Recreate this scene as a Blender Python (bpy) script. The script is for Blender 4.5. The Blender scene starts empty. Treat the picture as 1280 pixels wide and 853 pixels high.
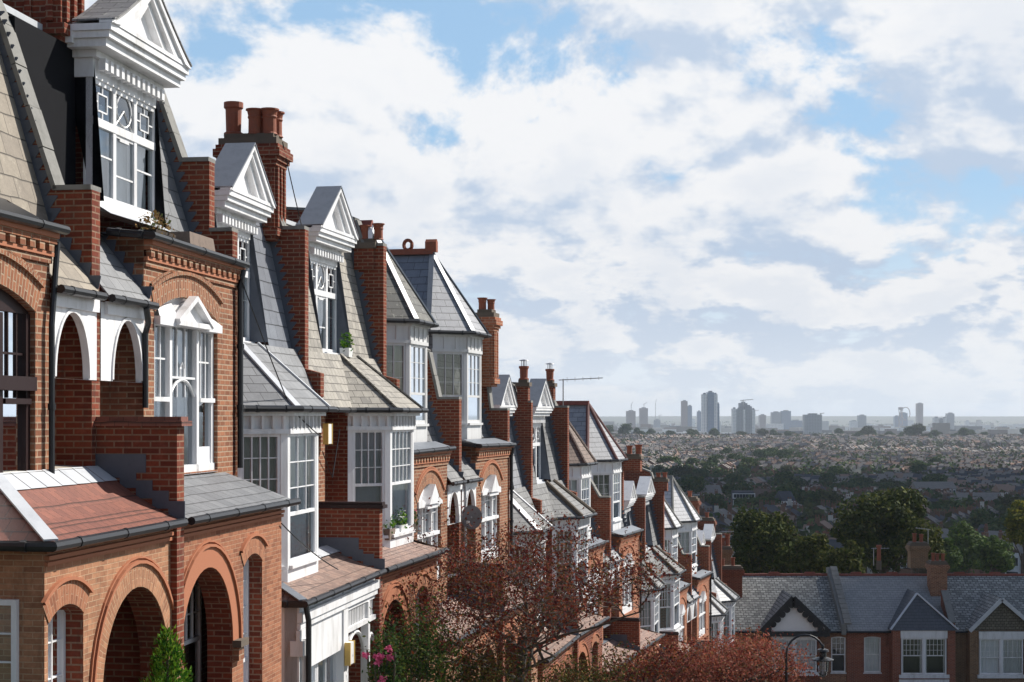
import bpy, bmesh, math, random
from math import sin, cos, pi, radians, sqrt, exp
from mathutils import Vector, Matrix, noise
random.seed(7)
D = bpy.data
COL = bpy.context.scene.collection
# ------------------------------------------------------------------ camera, light, exposure
F = 2050.0                                    # focal length in pixels of the 1280 wide photograph
cam_d = D.cameras.new('camera'); cam = D.objects.new('camera', cam_d); COL.objects.link(cam)
cam.location = (0, 0, 0); cam.rotation_euler = (radians(90), 0, 0)
cam_d.sensor_width = 36.0; cam_d.lens = 36.0 * F / 1280
cam_d.shift_y = (520 - 426.5) / 1280
cam_d.clip_start = 0.3; cam_d.clip_end = 40000
scn = bpy.context.scene; scn.camera = cam
SUN_AZ, SUN_EL = radians(57), radians(41)     # azimuth clockwise from the viewing direction
sun_d = D.lights.new('sun', 'SUN'); sun_d.energy = 4.8; sun_d.angle = radians(.5); sun_d.color = (1, .95, .87)
sun = D.objects.new('sun', sun_d); COL.objects.link(sun)
sun.rotation_euler = (Vector((sin(SUN_AZ) * cos(SUN_EL), cos(SUN_AZ) * cos(SUN_EL), sin(SUN_EL)))).to_track_quat('Z', 'Y').to_euler()
sun.location = (60, 30, 60)
scn.view_settings.view_transform = 'Standard'; scn.view_settings.look = 'None'
scn.view_settings.exposure = 0.46; scn.view_settings.gamma = 1.0
scn.view_settings.use_curve_mapping = False
scn.render.resolution_x, scn.render.resolution_y = 1024, 682
try:
    scn.cycles.max_bounces = 6; scn.cycles.transparent_max_bounces = 12; scn.cycles.volume_bounces = 0
    scn.cycles.use_denoising = True; scn.cycles.sample_clamp_indirect = 4
except Exception: pass

class NT:
    """small node-tree helper"""
    def __init__(s, nt): s.nt = nt
    def n(s, t, **kw):
        o = s.nt.nodes.new(t)
        for k, v in kw.items(): setattr(o, k, v)
        return o
    def put(s, sock, v):
        if hasattr(v, 'is_output') or isinstance(v, bpy.types.NodeSocket): s.nt.links.new(v, sock)
        elif isinstance(v, (tuple, list)) and len(v) == 3 and sock.type == 'RGBA': sock.default_value = (*v, 1)
        else: sock.default_value = v
    def m(s, op, a, b=0.0, c=None, clamp=False):
        o = s.n('ShaderNodeMath', operation=op, use_clamp=clamp); s.put(o.inputs[0], a); s.put(o.inputs[1], b)
        if c is not None: s.put(o.inputs[2], c)
        return o.outputs[0]
    def mix(s, f, a, b, mode='MIX'):
        o = s.n('ShaderNodeMix', data_type='RGBA', blend_type=mode); s.put(o.inputs[0], f)
        s.put(o.inputs[6], a); s.put(o.inputs[7], b); return o.outputs[2]
    def step(s, v, a, b, lo=0.0, hi=1.0):
        o = s.n('ShaderNodeMapRange', interpolation_type='SMOOTHSTEP'); s.put(o.inputs[0], v)
        for i, q in zip((1, 2, 3, 4), (a, b, lo, hi)): o.inputs[i].default_value = q
        return o.outputs[0]
    def noise(s, vec, scale, detail=4, rough=.55, dist=0.0):
        o = s.n('ShaderNodeTexNoise'); s.put(o.inputs['Vector'], vec); o.inputs['Scale'].default_value = scale
        o.inputs['Detail'].default_value = detail; o.inputs['Roughness'].default_value = rough
        o.inputs['Distortion'].default_value = dist; return o.outputs[0]
    def comb(s, x, y, z=0.0):
        o = s.n('ShaderNodeCombineXYZ'); s.put(o.inputs[0], x); s.put(o.inputs[1], y); s.put(o.inputs[2], z); return o.outputs[0]

# ------------------------------------------------------------------ world: physical sky with a broken deck of cumulus
world = D.worlds.new('World'); scn.world = world; world.use_nodes = True
w = NT(world.node_tree); world.node_tree.nodes.clear()
sky = w.n('ShaderNodeTexSky', sky_type='NISHITA', sun_disc=False)
sky.sun_elevation = SUN_EL; sky.sun_rotation = SUN_AZ; sky.air_density = 1.0; sky.dust_density = .6; sky.ozone_density = 2.0
tc = w.n('ShaderNodeTexCoord'); sp = w.n('ShaderNodeSeparateXYZ'); w.put(sp.inputs[0], tc.outputs['Generated'])
dx, dy, dz = sp.outputs
az = w.m('ARCTAN2', dx, dy)
LAY = ((7.6, 1.45, 4.4), (16.5, 2.3, 9.7))                              # cloud size shrinks towards the horizon
hi = w.step(dz, .06, .15); wt = (hi, w.m('SUBTRACT', 1.0, hi))
def dens(da, de, det):
    tot = None
    for (s_, k_, off), wg in zip(LAY, wt):
        p = w.comb(w.m('MULTIPLY', w.m('ADD', az, da), s_), w.m('MULTIPLY', w.m('ADD', dz, de), s_ * k_), off)
        v = w.m('MULTIPLY', w.noise(p, 1.0, det, .60, .15), wg); tot = v if tot is None else w.m('ADD', tot, v)
    return tot
d0, d2 = dens(0, 0, 9), dens(.006, .020, 5)
gap = None                                      # clearer air in a few directions of the sky
for (ga, ge, ra, re, amp) in ((-.085, .168, .10, .022, .11), (.20, .20, .07, .035, .13), (.095, .15, .03, .02, .10), (-.19, .215, .06, .03, .08), (.02, .25, .04, .02, .05), (.16, .225, .05, .02, .05)):
    q = w.m('ADD', w.m('POWER', w.m('DIVIDE', w.m('SUBTRACT', az, ga), ra), 2.0), w.m('POWER', w.m('DIVIDE', w.m('SUBTRACT', dz, ge), re), 2.0))
    g = w.m('MULTIPLY', w.m('EXPONENT', w.m('MULTIPLY', q, -1.0)), amp)
    gap = g if gap is None else w.m('ADD', gap, g)
dd = w.m('SUBTRACT', d0, gap)
cover = w.step(dd, .35, .44)
lit = w.step(w.m('SUBTRACT', d0, d2), -.10, .045)
cl = w.mix(lit, (5.5, 6.6, 8.2), (9.5, 9.6, 9.8))
cl = w.mix(w.step(dz, .0, .10, .45, 0.0), cl, (9.6, 9.9, 10.3))
cl = w.mix(w.m('MULTIPLY', w.step(dd, .50, .64), .35), cl, (6.5, 7.3, 8.5))
skyc = w.mix(.62, sky.outputs[0], (4.2, 6.9, 10.0))                     # thin high haze whitens the blue
skyc = w.mix(w.step(dz, -.02, .15, .95, .0), skyc, (9.6, 10.1, 10.7))
highfade = w.m('MULTIPLY', w.step(dz, .30, .62, 1.0, .08), w.step(dy, .1, .7, .32, 1.0))      # the deck breaks up overhead and behind
back_ = w.step(dy, .1, .7)
allc = w.mix(w.m('MULTIPLY', w.m('MULTIPLY', cover, highfade), w.step(dz, .0, .06, .7, 1.0)), w.mix(w.m('MULTIPLY', back_, w.step(dz, .28, .55, 1.0, 0.0)), sky.outputs[0], skyc), cl)
bg = w.n('ShaderNodeBackground'); w.put(bg.inputs[0], allc); bg.inputs[1].default_value = .071
w.put(w.n('ShaderNodeOutputWorld').inputs[0], bg.outputs[0])

# ------------------------------------------------------------------ materials
MAT = {}
def newmat(name):
    m = D.materials.new(name); m.use_nodes = True; t = NT(m.node_tree); m.node_tree.nodes.clear()
    p = t.n('ShaderNodeBsdfPrincipled'); o = t.n('ShaderNodeOutputMaterial'); t.put(o.inputs[0], p.outputs[0])
    MAT[name] = m
    return m, t, p, o
def bump(t, p, h, strength, dist=.01):
    b = t.n('ShaderNodeBump'); b.inputs['Strength'].default_value = strength; b.inputs['Distance'].default_value = dist
    t.put(b.inputs['Height'], h); t.put(p.inputs['Normal'], b.outputs[0])
def brick(name, c1, c2, mortar, dirt=.35, w_=.225, h=.075, mo=.011):
    m, t, p, o = newmat(name)
    uv = t.n('ShaderNodeTexCoord').outputs['UV']
    b = t.n('ShaderNodeTexBrick'); t.put(b.inputs['Vector'], uv)
    for k, v in (('Scale', 1.0), ('Mortar Size', mo), ('Mortar Smooth', .3), ('Bias', 0.0), ('Brick Width', w_), ('Row Height', h)): b.inputs[k].default_value = v
    for k, v in (('Color1', c1), ('Color2', c2), ('Mortar', mortar)): b.inputs[k].default_value = (*v, 1)
    big = t.noise(uv, .9, 5, .65); fine = t.noise(uv, 26, 4, .7); mid = t.noise(uv, 4.5, 4, .6)
    c = t.mix(t.m('MULTIPLY', t.step(big, .5, .8), dirt), b.outputs[0], (.07, .045, .035))
    c = t.mix(t.m('MULTIPLY', t.step(mid, .55, .8), .35), c, tuple(min(1, q * 1.5 + .05) for q in c1))
    sm = t.n('ShaderNodeMapping'); sm.inputs['Scale'].default_value = (1.6, .28, 1); t.put(sm.inputs[0], uv); soot = t.noise(sm.outputs[0], 2.2, 5, .7)
    c = t.mix(t.m('MULTIPLY', t.step(soot, .52, .75), dirt), c, (.055, .035, .028))
    c = t.mix(.5, c, t.mix(t.noise(uv, 13, 3), (.3, .3, .3), (.72, .72, .72)), 'OVERLAY')
    c = t.mix(.35, c, t.mix(fine, (.25, .25, .25), (.85, .85, .85)), 'OVERLAY')
    t.put(p.inputs['Base Color'], c); p.inputs['Roughness'].default_value = .9
    p.inputs['Specular IOR Level'].default_value = .2
    bump(t, p, t.m('ADD', t.m('MULTIPLY', b.outputs['Fac'], -1.0), t.m('MULTIPLY', fine, .35)), .6, .008)
    return m
def slate(name, c1, c2, h=.2, w_=.28, lichen=None, rough=.55, gap=.006, dirt=.4, lip=.02, line=.90):
    m, t, p, o = newmat(name)
    uvn = t.n('ShaderNodeTexCoord').outputs['UV']; wob = t.noise(uvn, 1.7, 2)
    s = t.n('ShaderNodeSeparateXYZ'); t.put(s.inputs[0], uvn)
    v = t.m('ADD', s.outputs[1], t.m('MULTIPLY', wob, h * .22)); uv = t.comb(s.outputs[0], v)
    b = t.n('ShaderNodeTexBrick'); t.put(b.inputs['Vector'], uv)
    for k, q in (('Scale', 1.0), ('Mortar Size', gap), ('Mortar Smooth', .1), ('Bias', 0.0), ('Brick Width', w_), ('Row Height', h)): b.inputs[k].default_value = q
    for k, q in (('Color1', c1), ('Color2', c2), ('Mortar', tuple(x * .25 for x in c1))): b.inputs[k].default_value = (*q, 1)
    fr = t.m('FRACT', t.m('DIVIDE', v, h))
    big = t.noise(uv, 1.3, 6, .7); fine = t.noise(uv, 30, 4, .7); mid = t.noise(uv, 7, 5, .65)
    c = t.mix(t.m('MULTIPLY', t.step(big, .45, .75), dirt), b.outputs[0], tuple(x * .45 for x in c1))
    if lichen: c = t.mix(t.m('MULTIPLY', t.step(mid, .56, .70), .75), c, lichen)
    c = t.mix(.4, c, t.mix(fine, (.22, .22, .22), (.88, .88, .88)), 'OVERLAY')
    c = t.mix(.55, c, t.mix(t.noise(uv, 5.0, 4, .7), (.25, .25, .26), (.8, .8, .78)), 'OVERLAY')
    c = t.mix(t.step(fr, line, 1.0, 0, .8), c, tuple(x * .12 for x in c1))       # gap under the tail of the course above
    t.put(p.inputs['Base Color'], c); p.inputs['Roughness'].default_value = rough
    hh = t.m('ADD', t.m('MULTIPLY', fr, -1.0), t.m('ADD', t.m('MULTIPLY', fine, .18), t.m('MULTIPLY', b.outputs['Fac'], -.3)))
    bump(t, p, hh, .8, lip)
    return m
def plain(name, c, rough=.6, var=.25, scale=6, c2=None, metal=0.0, bmp=.15, streak=False, spec=.5):
    m, t, p, o = newmat(name)
    ob = t.n('ShaderNodeTexCoord').outputs['Object']
    if streak:
        mp = t.n('ShaderNodeMapping'); mp.inputs['Scale'].default_value = (1, 1, .22); t.put(mp.inputs[0], ob); ob = mp.outputs[0]
    n = t.noise(ob, scale, 6, .68); f2 = t.noise(ob, scale * 7, 4, .7)
    cc = t.mix(t.m('MULTIPLY', t.step(n, .42, .75), var), c, c2 or tuple(x * .4 for x in c))
    cc = t.mix(.2, cc, t.mix(f2, (.3, .3, .3), (.75, .75, .75)), 'OVERLAY')
    t.put(p.inputs['Base Color'], cc); p.inputs['Roughness'].default_value = rough; p.inputs['Metallic'].default_value = metal
    p.inputs['Specular IOR Level'].default_value = spec
    if bmp: bump(t, p, t.m('ADD', n, t.m('MULTIPLY', f2, .4)), bmp, .01)
    return m
def leafmat(name, cols, rough=.6, trans=.25):
    m, t, p, o = newmat(name)
    g = t.n('ShaderNodeNewGeometry').outputs['Random Per Island']
    r = t.n('ShaderNodeValToRGB'); t.put(r.inputs[0], g); cr = r.color_ramp; cr.interpolation = 'CONSTANT'
    while len(cr.elements) < len(cols): cr.elements.new(.5)
    for i, (e, c) in enumerate(zip(cr.elements, cols)): e.position = i / len(cols); e.color = (*c, 1)
    ob = t.n('ShaderNodeTexCoord').outputs['Object']
    c = t.mix(.4, r.outputs[0], t.mix(t.noise(ob, 1.4, 3), (.2, .2, .2), (.9, .9, .9)), 'OVERLAY')
    t.put(p.inputs['Base Color'], c); p.inputs['Roughness'].default_value = .75; p.inputs['Specular IOR Level'].default_value = .08
    tr = t.n('ShaderNodeBsdfTranslucent'); t.put(tr.inputs[0], c)
    mx = t.n('ShaderNodeMixShader'); mx.inputs[0].default_value = trans
    t.put(mx.inputs[1], p.outputs[0]); t.put(mx.inputs[2], tr.outputs[0]); t.put(o.inputs[0], mx.outputs[0])
    return m
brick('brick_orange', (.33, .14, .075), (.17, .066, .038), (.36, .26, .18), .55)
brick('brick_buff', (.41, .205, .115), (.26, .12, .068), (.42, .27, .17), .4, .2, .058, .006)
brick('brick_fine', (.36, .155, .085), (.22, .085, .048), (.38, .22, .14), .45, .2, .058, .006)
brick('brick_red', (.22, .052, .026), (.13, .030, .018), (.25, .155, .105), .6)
brick('brick_pink', (.38, .14, .075), (.27, .09, .048), (.40, .26, .18), .4)
brick('brick_dull', (.30, .085, .045), (.20, .055, .035), (.30, .20, .15), .5)
brick('brick_brown', (.24, .135, .07), (.17, .10, .055), (.28, .21, .15), .5)
brick('brick_white', (.78, .78, .78), (.74, .74, .74), (.68, .68, .68), .06)
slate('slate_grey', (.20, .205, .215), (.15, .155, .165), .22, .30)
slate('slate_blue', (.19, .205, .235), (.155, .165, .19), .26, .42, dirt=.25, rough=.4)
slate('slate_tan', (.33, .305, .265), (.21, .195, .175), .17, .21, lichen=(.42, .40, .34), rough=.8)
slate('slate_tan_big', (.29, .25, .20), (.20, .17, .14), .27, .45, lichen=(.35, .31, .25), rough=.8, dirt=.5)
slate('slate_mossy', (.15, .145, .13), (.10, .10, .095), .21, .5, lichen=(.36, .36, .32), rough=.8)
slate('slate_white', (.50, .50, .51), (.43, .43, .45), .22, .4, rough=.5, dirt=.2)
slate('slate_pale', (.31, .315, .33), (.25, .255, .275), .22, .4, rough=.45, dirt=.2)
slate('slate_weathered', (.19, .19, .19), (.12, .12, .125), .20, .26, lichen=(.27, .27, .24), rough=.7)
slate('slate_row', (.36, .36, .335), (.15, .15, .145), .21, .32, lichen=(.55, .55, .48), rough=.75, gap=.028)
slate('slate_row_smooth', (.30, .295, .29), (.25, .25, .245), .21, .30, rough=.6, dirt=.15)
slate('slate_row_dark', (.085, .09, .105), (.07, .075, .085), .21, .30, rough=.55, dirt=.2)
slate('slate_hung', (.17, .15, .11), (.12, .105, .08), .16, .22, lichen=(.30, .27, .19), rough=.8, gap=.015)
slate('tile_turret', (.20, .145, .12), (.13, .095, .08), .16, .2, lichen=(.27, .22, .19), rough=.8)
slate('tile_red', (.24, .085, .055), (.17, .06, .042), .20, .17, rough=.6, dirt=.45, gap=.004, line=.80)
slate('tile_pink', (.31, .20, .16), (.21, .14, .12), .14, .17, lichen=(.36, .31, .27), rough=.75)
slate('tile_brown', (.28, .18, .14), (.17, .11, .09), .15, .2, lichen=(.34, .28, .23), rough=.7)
plain('white_paint', (.80, .80, .81), .45, .7, 3.2, (.46, .45, .43), bmp=.05, streak=True)
plain('white_old', (.62, .62, .62), .6, .5, 3, (.33, .32, .30), bmp=.1, streak=True)
plain('lead', (.20, .22, .25), .45, .5, 5, (.11, .12, .14), metal=.15)
plain('lead_dark', (.080, .095, .125), .5, .4, 5, bmp=.1)
plain('lead_light', (.55, .57, .60), .4, .5, 4, (.36, .38, .41))
plain('gutter_black', (.014, .015, .018), .35, .3, 5, bmp=.03)
plain('coping_stone', (.21, .205, .19), .85, .65, 5, (.10, .10, .09))
plain('chimney_stone', (.13, .10, .075), .9, .7, 5, (.09, .08, .06))
plain('terracotta', (.27, .075, .035), .75, .6, 7, (.14, .06, .04))
plain('terracotta_arch', (.38, .14, .068), .8, .3, 9, (.36, .13, .06))
plain('timber_dark', (.022, .009, .009), .5, .2, 4, spec=.25)
plain('timber_black', (.012, .012, .014), .6, .2, 4)
plain('render_white', (.84, .83, .82), .8, .2, 3, (.66, .65, .63))
plain('shade_black', (.006, .0065, .009), .8, .3, 5, bmp=.05, spec=.1)  # near-black that puts the shade beside the first dormers into the colour
plain('floor_cream', (.46, .42, .35), .9, .5, 4)
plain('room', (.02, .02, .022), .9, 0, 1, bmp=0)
plain('alarm_yellow', (.62, .40, .10), .4, .15, 5, bmp=0)
plain('plastic_white', (.78, .78, .76), .4, .1, 5, bmp=0)
plain('steel', (.42, .42, .43), .4, .2, 8, metal=.6, bmp=0)
plain('dish_grey', (.17, .175, .19), .6, .2, 8, bmp=0)
plain('bark', (.085, .065, .05), .9, .6, 9, (.03, .025, .02))
plain('soil', (.05, .035, .025), .95, .3, 20)
plain('stone_pot', (.20, .15, .12), .9, .5, 12)
plain('asphalt', (.05, .05, .052), .9, .2, 2)
plain('pavement_slab', (.22, .21, .20), .9, .3, 3)
plain('hip_maroon', (.13, .045, .04), .7, .4, 6)
plain('ridge_red', (.24, .065, .042), .8, .5, 6, (.12, .05, .04))
def cloth(name, a, b):
    m, t, p, o = newmat(name)
    uv = t.n('ShaderNodeTexCoord').outputs['UV']; s = t.n('ShaderNodeSeparateXYZ'); t.put(s.inputs[0], uv)
    fold = t.m('ADD', t.m('MULTIPLY', t.m('SINE', t.m('ADD', t.m('MULTIPLY', s.outputs[0], 55), t.m('MULTIPLY', t.noise(uv, 3, 2), 9))), .5), .5)
    t.put(p.inputs['Base Color'], t.mix(t.noise(uv, 2.2, 2), a, b)); p.inputs['Roughness'].default_value = .9
    bump(t, p, fold, .35, .02)
    return m
cloth('net_curtain', (.82, .82, .82), (.66, .67, .68)); cloth('blind', (.30, .30, .29), (.20, .20, .20)); cloth('curtain_cream', (.50, .45, .34), (.35, .31, .24))
cloth('curtain_lilac', (.36, .35, .42), (.26, .26, .32))
m, t, p, o = newmat('glass')
gl = t.n('ShaderNodeBsdfGlossy'); gl.inputs['Roughness'].default_value = .03; gl.inputs[0].default_value = (.9, .95, 1, 1)
trn = t.n('ShaderNodeBsdfTransparent'); trn.inputs[0].default_value = (.95, .97, .97, 1)
fz = t.n('ShaderNodeFresnel'); fz.inputs[0].default_value = 1.5
mx = t.n('ShaderNodeMixShader'); t.put(mx.inputs[0], t.m('ADD', t.m('MULTIPLY', fz.outputs[0], 1.3), .09, clamp=True)); t.put(mx.inputs[1], trn.outputs[0]); t.put(mx.inputs[2], gl.outputs[0])
t.put(o.inputs[0], mx.outputs[0])
leafmat('leaf_purple', [(.09, .018, .018), (.16, .028, .020), (.06, .016, .016), (.21, .050, .022), (.09, .065, .018), (.22, .075, .028), (.12, .022, .018)], .45, .2)
leafmat('leaf_rust', [(.22, .055, .035), (.30, .09, .05), (.15, .035, .03), (.33, .15, .10), (.20, .11, .05), (.36, .12, .09)], .45, .3)
leafmat('leaf_hedge', [(.06, .07, .018), (.12, .05, .025), (.035, .05, .015), (.16, .12, .03)], .6, .2)
leafmat('leaf_green', [(.028, .055, .015), (.045, .08, .018), (.018, .04, .012), (.09, .11, .022)], .5, .3)
leafmat('leaf_conifer', [(.055, .15, .015), (.11, .24, .02), (.025, .08, .012), (.17, .27, .03)], .6, .35)
leafmat('leaf_dark', [(.036, .052, .011), (.055, .072, .014), (.024, .036, .010), (.10, .105, .02), (.045, .06, .015)], .6, .15)
leafmat('leaf_olive', [(.055, .07, .014), (.08, .09, .02), (.036, .05, .012), (.12, .12, .03)], .6, .2)
leafmat('leaf_mid', [(.05, .09, .02), (.07, .11, .024), (.034, .065, .018), (.09, .13, .028)], .6, .2)
leafmat('leaf_yellow', [(.16, .155, .025), (.22, .20, .03), (.09, .11, .02)], .6, .3)
leafmat('leaf_far', [(.045, .085, .025), (.065, .10, .03), (.033, .062, .022), (.085, .11, .03)], .7, .1)
leafmat('leaf_far_olive', [(.06, .07, .025), (.08, .09, .03), (.045, .055, .025)], .7, .1)
leafmat('petal_pink', [(.75, .16, .32), (.60, .10, .22)], .5, .3); leafmat('petal_white', [(.8, .8, .78), (.7, .7, .66)], .5, .3)
leafmat('leaf_dry', [(.20, .13, .05), (.28, .17, .07), (.10, .12, .04)], .7, .2)

# ------------------------------------------------------------------ mesh builder
class Fr:
    """frame in a house: a runs along a face, w out of it, z up; maps to house-local x (downhill), y (into the house)"""
    def __init__(s, u=0., v=0., ang=0., z=0.): s.u, s.v, s.c, s.s, s.z = u, v, cos(ang), sin(ang), z
    def __call__(s, a, w, z): return (s.u + a * s.c - w * s.s, -(s.v + a * s.s + w * s.c), z + s.z)
class Id:
    def __call__(s, a, w, z): return (a, w, z)
class MB:
    def __init__(s, fr=None): s.v = []; s.f = []; s.mi = []; s.uv = []; s.mats = []; s.fr = fr or Id(); s.cur = 0
    def mat(s, name):
        if name not in s.mats: s.mats.append(name)
        s.cur = s.mats.index(name); return s
    def face(s, pts, uv=None, raw=False):
        i = len(s.v); s.v += [tuple(p) if raw else s.fr(*p) for p in pts]
        s.f.append(list(range(i, i + len(pts)))); s.mi.append(s.cur); s.uv.append(uv)
    def box(s, a0, a1, w0, w1, z0, z1):
        P = [(a0, w0, z0), (a1, w0, z0), (a1, w1, z0), (a0, w1, z0), (a0, w0, z1), (a1, w0, z1), (a1, w1, z1), (a0, w1, z1)]
        for q in ((0, 1, 2, 3), (4, 5, 6, 7), (0, 1, 5, 4), (1, 2, 6, 5), (2, 3, 7, 6), (3, 0, 4, 7)): s.face([P[k] for k in q])
    def ext(s, pts, vec):
        """prism: polygon pts swept by vec"""
        q = [tuple(p[k] + vec[k] for k in range(3)) for p in pts]
        s.face(pts); s.face(q[::-1]); n = len(pts)
        for i in range(n): j = (i + 1) % n; s.face([pts[i], pts[j], q[j], q[i]])
    def vz(s, prof, a0, a1): s.ext([(a0, w, z) for w, z in prof], (a1 - a0, 0, 0))
    def az(s, prof, w0, w1): s.ext([(a, w0, z) for a, z in prof], (0, w1 - w0, 0))
    def aw(s, prof, z0, z1): s.ext([(a, w, z0) for a, w in prof], (0, 0, z1 - z0))
    def tube(s, path, r, n=8, caps=True):
        P = [Vector(s.fr(*p)) for p in path]; R = r if isinstance(r, (list, tuple)) else [r] * len(P); rings = []
        for i, p in enumerate(P):
            d = (P[min(i + 1, len(P) - 1)] - P[max(i - 1, 0)]); d = d.normalized() if d.length > 1e-9 else Vector((0, 0, 1))
            x = d.cross(Vector((0, 0, 1)) if abs(d.z) < .9 else Vector((1, 0, 0))).normalized(); y = d.cross(x)
            rings.append([p + (x * cos(2 * pi * k / n) + y * sin(2 * pi * k / n)) * R[i] for k in range(n)])
        for a, b in zip(rings, rings[1:]):
            for k in range(n): s.face([a[k], a[(k + 1) % n], b[(k + 1) % n], b[k]], raw=True)
        if caps: s.face(rings[0][::-1], raw=True); s.face(rings[-1], raw=True)
    def lathe(s, c, prof, n=14):
        c = Vector(s.fr(*c)); rings = [[c + Vector((r * cos(2 * pi * k / n), r * sin(2 * pi * k / n), z)) for k in range(n)] for r, z in prof]
        for a, b in zip(rings, rings[1:]):
            for k in range(n): s.face([a[k], a[(k + 1) % n], b[(k + 1) % n], b[k]], raw=True)
        s.face(rings[0][::-1], raw=True); s.face(rings[-1], raw=True)
    def bar(s, p, q, w_, h_):
        """rectangular bar between two points, w_ horizontal, h_ the other way"""
        P, Q = Vector(s.fr(*p)), Vector(s.fr(*q)); d = (Q - P).normalized()
        x = d.cross(Vector((0, 0, 1)) if abs(d.z) < .95 else Vector((0, 1, 0))).normalized() * (w_ / 2); y = d.cross(x).normalized() * (h_ / 2)
        a = [P + x + y, P - x + y, P - x - y, P + x - y]; b = [k + Q - P for k in a]
        s.face(a, raw=True); s.face(b[::-1], raw=True)
        for i in range(4): j = (i + 1) % 4; s.face([a[i], a[j], b[j], b[i]], raw=True)
    def mesh(s, name, smooth=False):
        me = D.meshes.new(name); me.from_pydata(s.v, [], s.f)
        for k in s.mats: me.materials.append(MAT[k])
        me.polygons.foreach_set('material_index', s.mi)
        me.update()
        uvl = me.uv_layers.new(name='UVMap'); dat = uvl.data; Z = Vector((0, 0, 1))
        for pi_, pl in enumerate(me.polygons):
            u = s.uv[pi_]
            if u:
                for k, li in enumerate(pl.loop_indices): dat[li].uv = u[k]
                continue
            n = pl.normal
            t = Z.cross(n)
            if t.length < .02: t = Vector((1, 0, 0))
            t.normalize()
            if t.x < -.01 or (abs(t.x) <= .01 and t.y < 0): t = -t
            b = n.cross(t); b = -b if b.z < 0 else b
            for li in pl.loop_indices:
                co = me.vertices[me.loops[li].vertex_index].co; dat[li].uv = (co.dot(t), co.dot(b))
        if smooth: me.polygons.foreach_set('use_smooth', [True] * len(me.polygons))
        return me
    def build(s, name, parent=None, smooth=False, fix=True):
        me = s.mesh(name, smooth)
        if fix:
            bm = bmesh.new(); bm.from_mesh(me); bmesh.ops.remove_doubles(bm, verts=bm.verts, dist=1e-5)
            bmesh.ops.recalc_face_normals(bm, faces=bm.faces); bm.to_mesh(me); bm.free()
        o = D.objects.new(name, me); COL.objects.link(o)
        if parent: o.parent = parent
        return o
def tag(o, label=None, cat=None, group=None, kind=None):
    for k, v in (('label', label), ('category', cat), ('group', group), ('kind', kind)):
        if v: o[k] = v
    return o
def empty(name, loc, rz=0.0):
    o = D.objects.new(name, None); COL.objects.link(o); o.location = loc; o.rotation_euler = (0, 0, rz); o.empty_display_size = .3; return o
def at(px, py, Y): return Vector(((px - 640) / F * Y, Y, (520 - py) / F * Y))

# ------------------------------------------------------------------ terrain, road, pavements
def lerp_tab(tab, x):
    if x <= tab[0][0]: return tab[0][1]
    for (a, b), (c, d) in zip(tab, tab[1:]):
        if x <= c: k = (x - a) / (c - a); k = k * k * (3 - 2 * k) if c > 120 else k; return b + (d - b) * k
    return tab[-1][1]
GT = [(-60, 8.2), (0, -1.62), (97, -17.6), (118, -20.5), (230, -29), (420, -37), (640, -42), (950, -45), (1300, -43), (1700, -44), (2080, -39), (2400, -36), (2900, -50), (3400, -60), (7800, -62), (9200, -22), (10400, -4), (11500, -4)]
def gz(x, y):
    z = lerp_tab(GT, y)
    if y > 250: z += 5 * noise.noise(Vector((x / 420, y / 420, 0))) * min(1, (y - 250) / 400)
    if y > 7800: z += 5 * noise.noise(Vector((x / 1300, y / 2500, 2)))
    return z
def grid(name, xs_of, ys, matn):
    bmv = []; fs = []; nx = None
    for j, y in enumerate(ys):
        row = xs_of(y); nx = len(row)
        bmv += [(x, y, gz(x, y)) for x in row]
    for j in range(len(ys) - 1):
        for i in range(nx - 1): a = j * nx + i; fs.append((a, a + 1, a + nx + 1, a + nx))
    me = D.meshes.new(name); me.from_pydata(bmv, [], fs); me.materials.append(MAT[matn]); me.polygons.foreach_set('use_smooth', [True] * len(fs))
    o = D.objects.new(name, me); COL.objects.link(o); return o
m, t, p, o = newmat('ground_mix')
ob = t.n('ShaderNodeTexCoord').outputs['Object']
c = t.mix(t.step(t.noise(ob, .02, 5, .7), .4, .6), (.05, .065, .035), (.10, .095, .085))
c = t.mix(t.step(t.noise(ob, .09, 5, .7), .5, .62), c, (.035, .05, .025))
t.put(p.inputs['Base Color'], c); p.inputs['Roughness'].default_value = .95
ys = [-60, -30, -10] + list(range(0, 120, 10)) + list(range(120, 400, 20)) + list(range(400, 2900, 50)) + list(range(2900, 11001, 300))
tag(grid('ground', lambda y: [(-60 - abs(y) * .6) + k * (200 + abs(y) * 1.3) / 40 for k in range(41)], ys, 'ground_mix'), kind='structure')

# ------------------------------------------------------------------ the terrace plan: party-line points measured along the street
W = 5.2
XS = [125, 297, 409, 503, 577, 637, 680, 724, 764, 799, 817, 840, 865, 887, 897, 910]
PP = [Vector((-4.9037, 19.52))]
for x in XS[1:]:
    a = (x - 640) / F; q = PP[-1]
    best = min((k * 1e-4 for k in range(5000)), key=lambda th: abs(q.x + W * sin(th) - a * (q.y + W * cos(th))))
    PP.append(q + W * Vector((sin(best), cos(best))))
dd0 = (PP[1] - PP[0]).normalized(); PP.insert(0, PP[0] - dd0 * W)                      # house 0 starts one width uphill
BASE = [-.8, -.8, -2.35, -2.35, -3.8, -3.8, -5.7, -5.7, -7.6, -7.6, -9.45, -9.45, -11.2, -11.2, -12.9, -12.9]
G = 3.85                                                                              # first-floor sill above the house's ground
ARCH = [True, True, False, False] * 4; ARCH[2] = ARCH[3] = False
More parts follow.
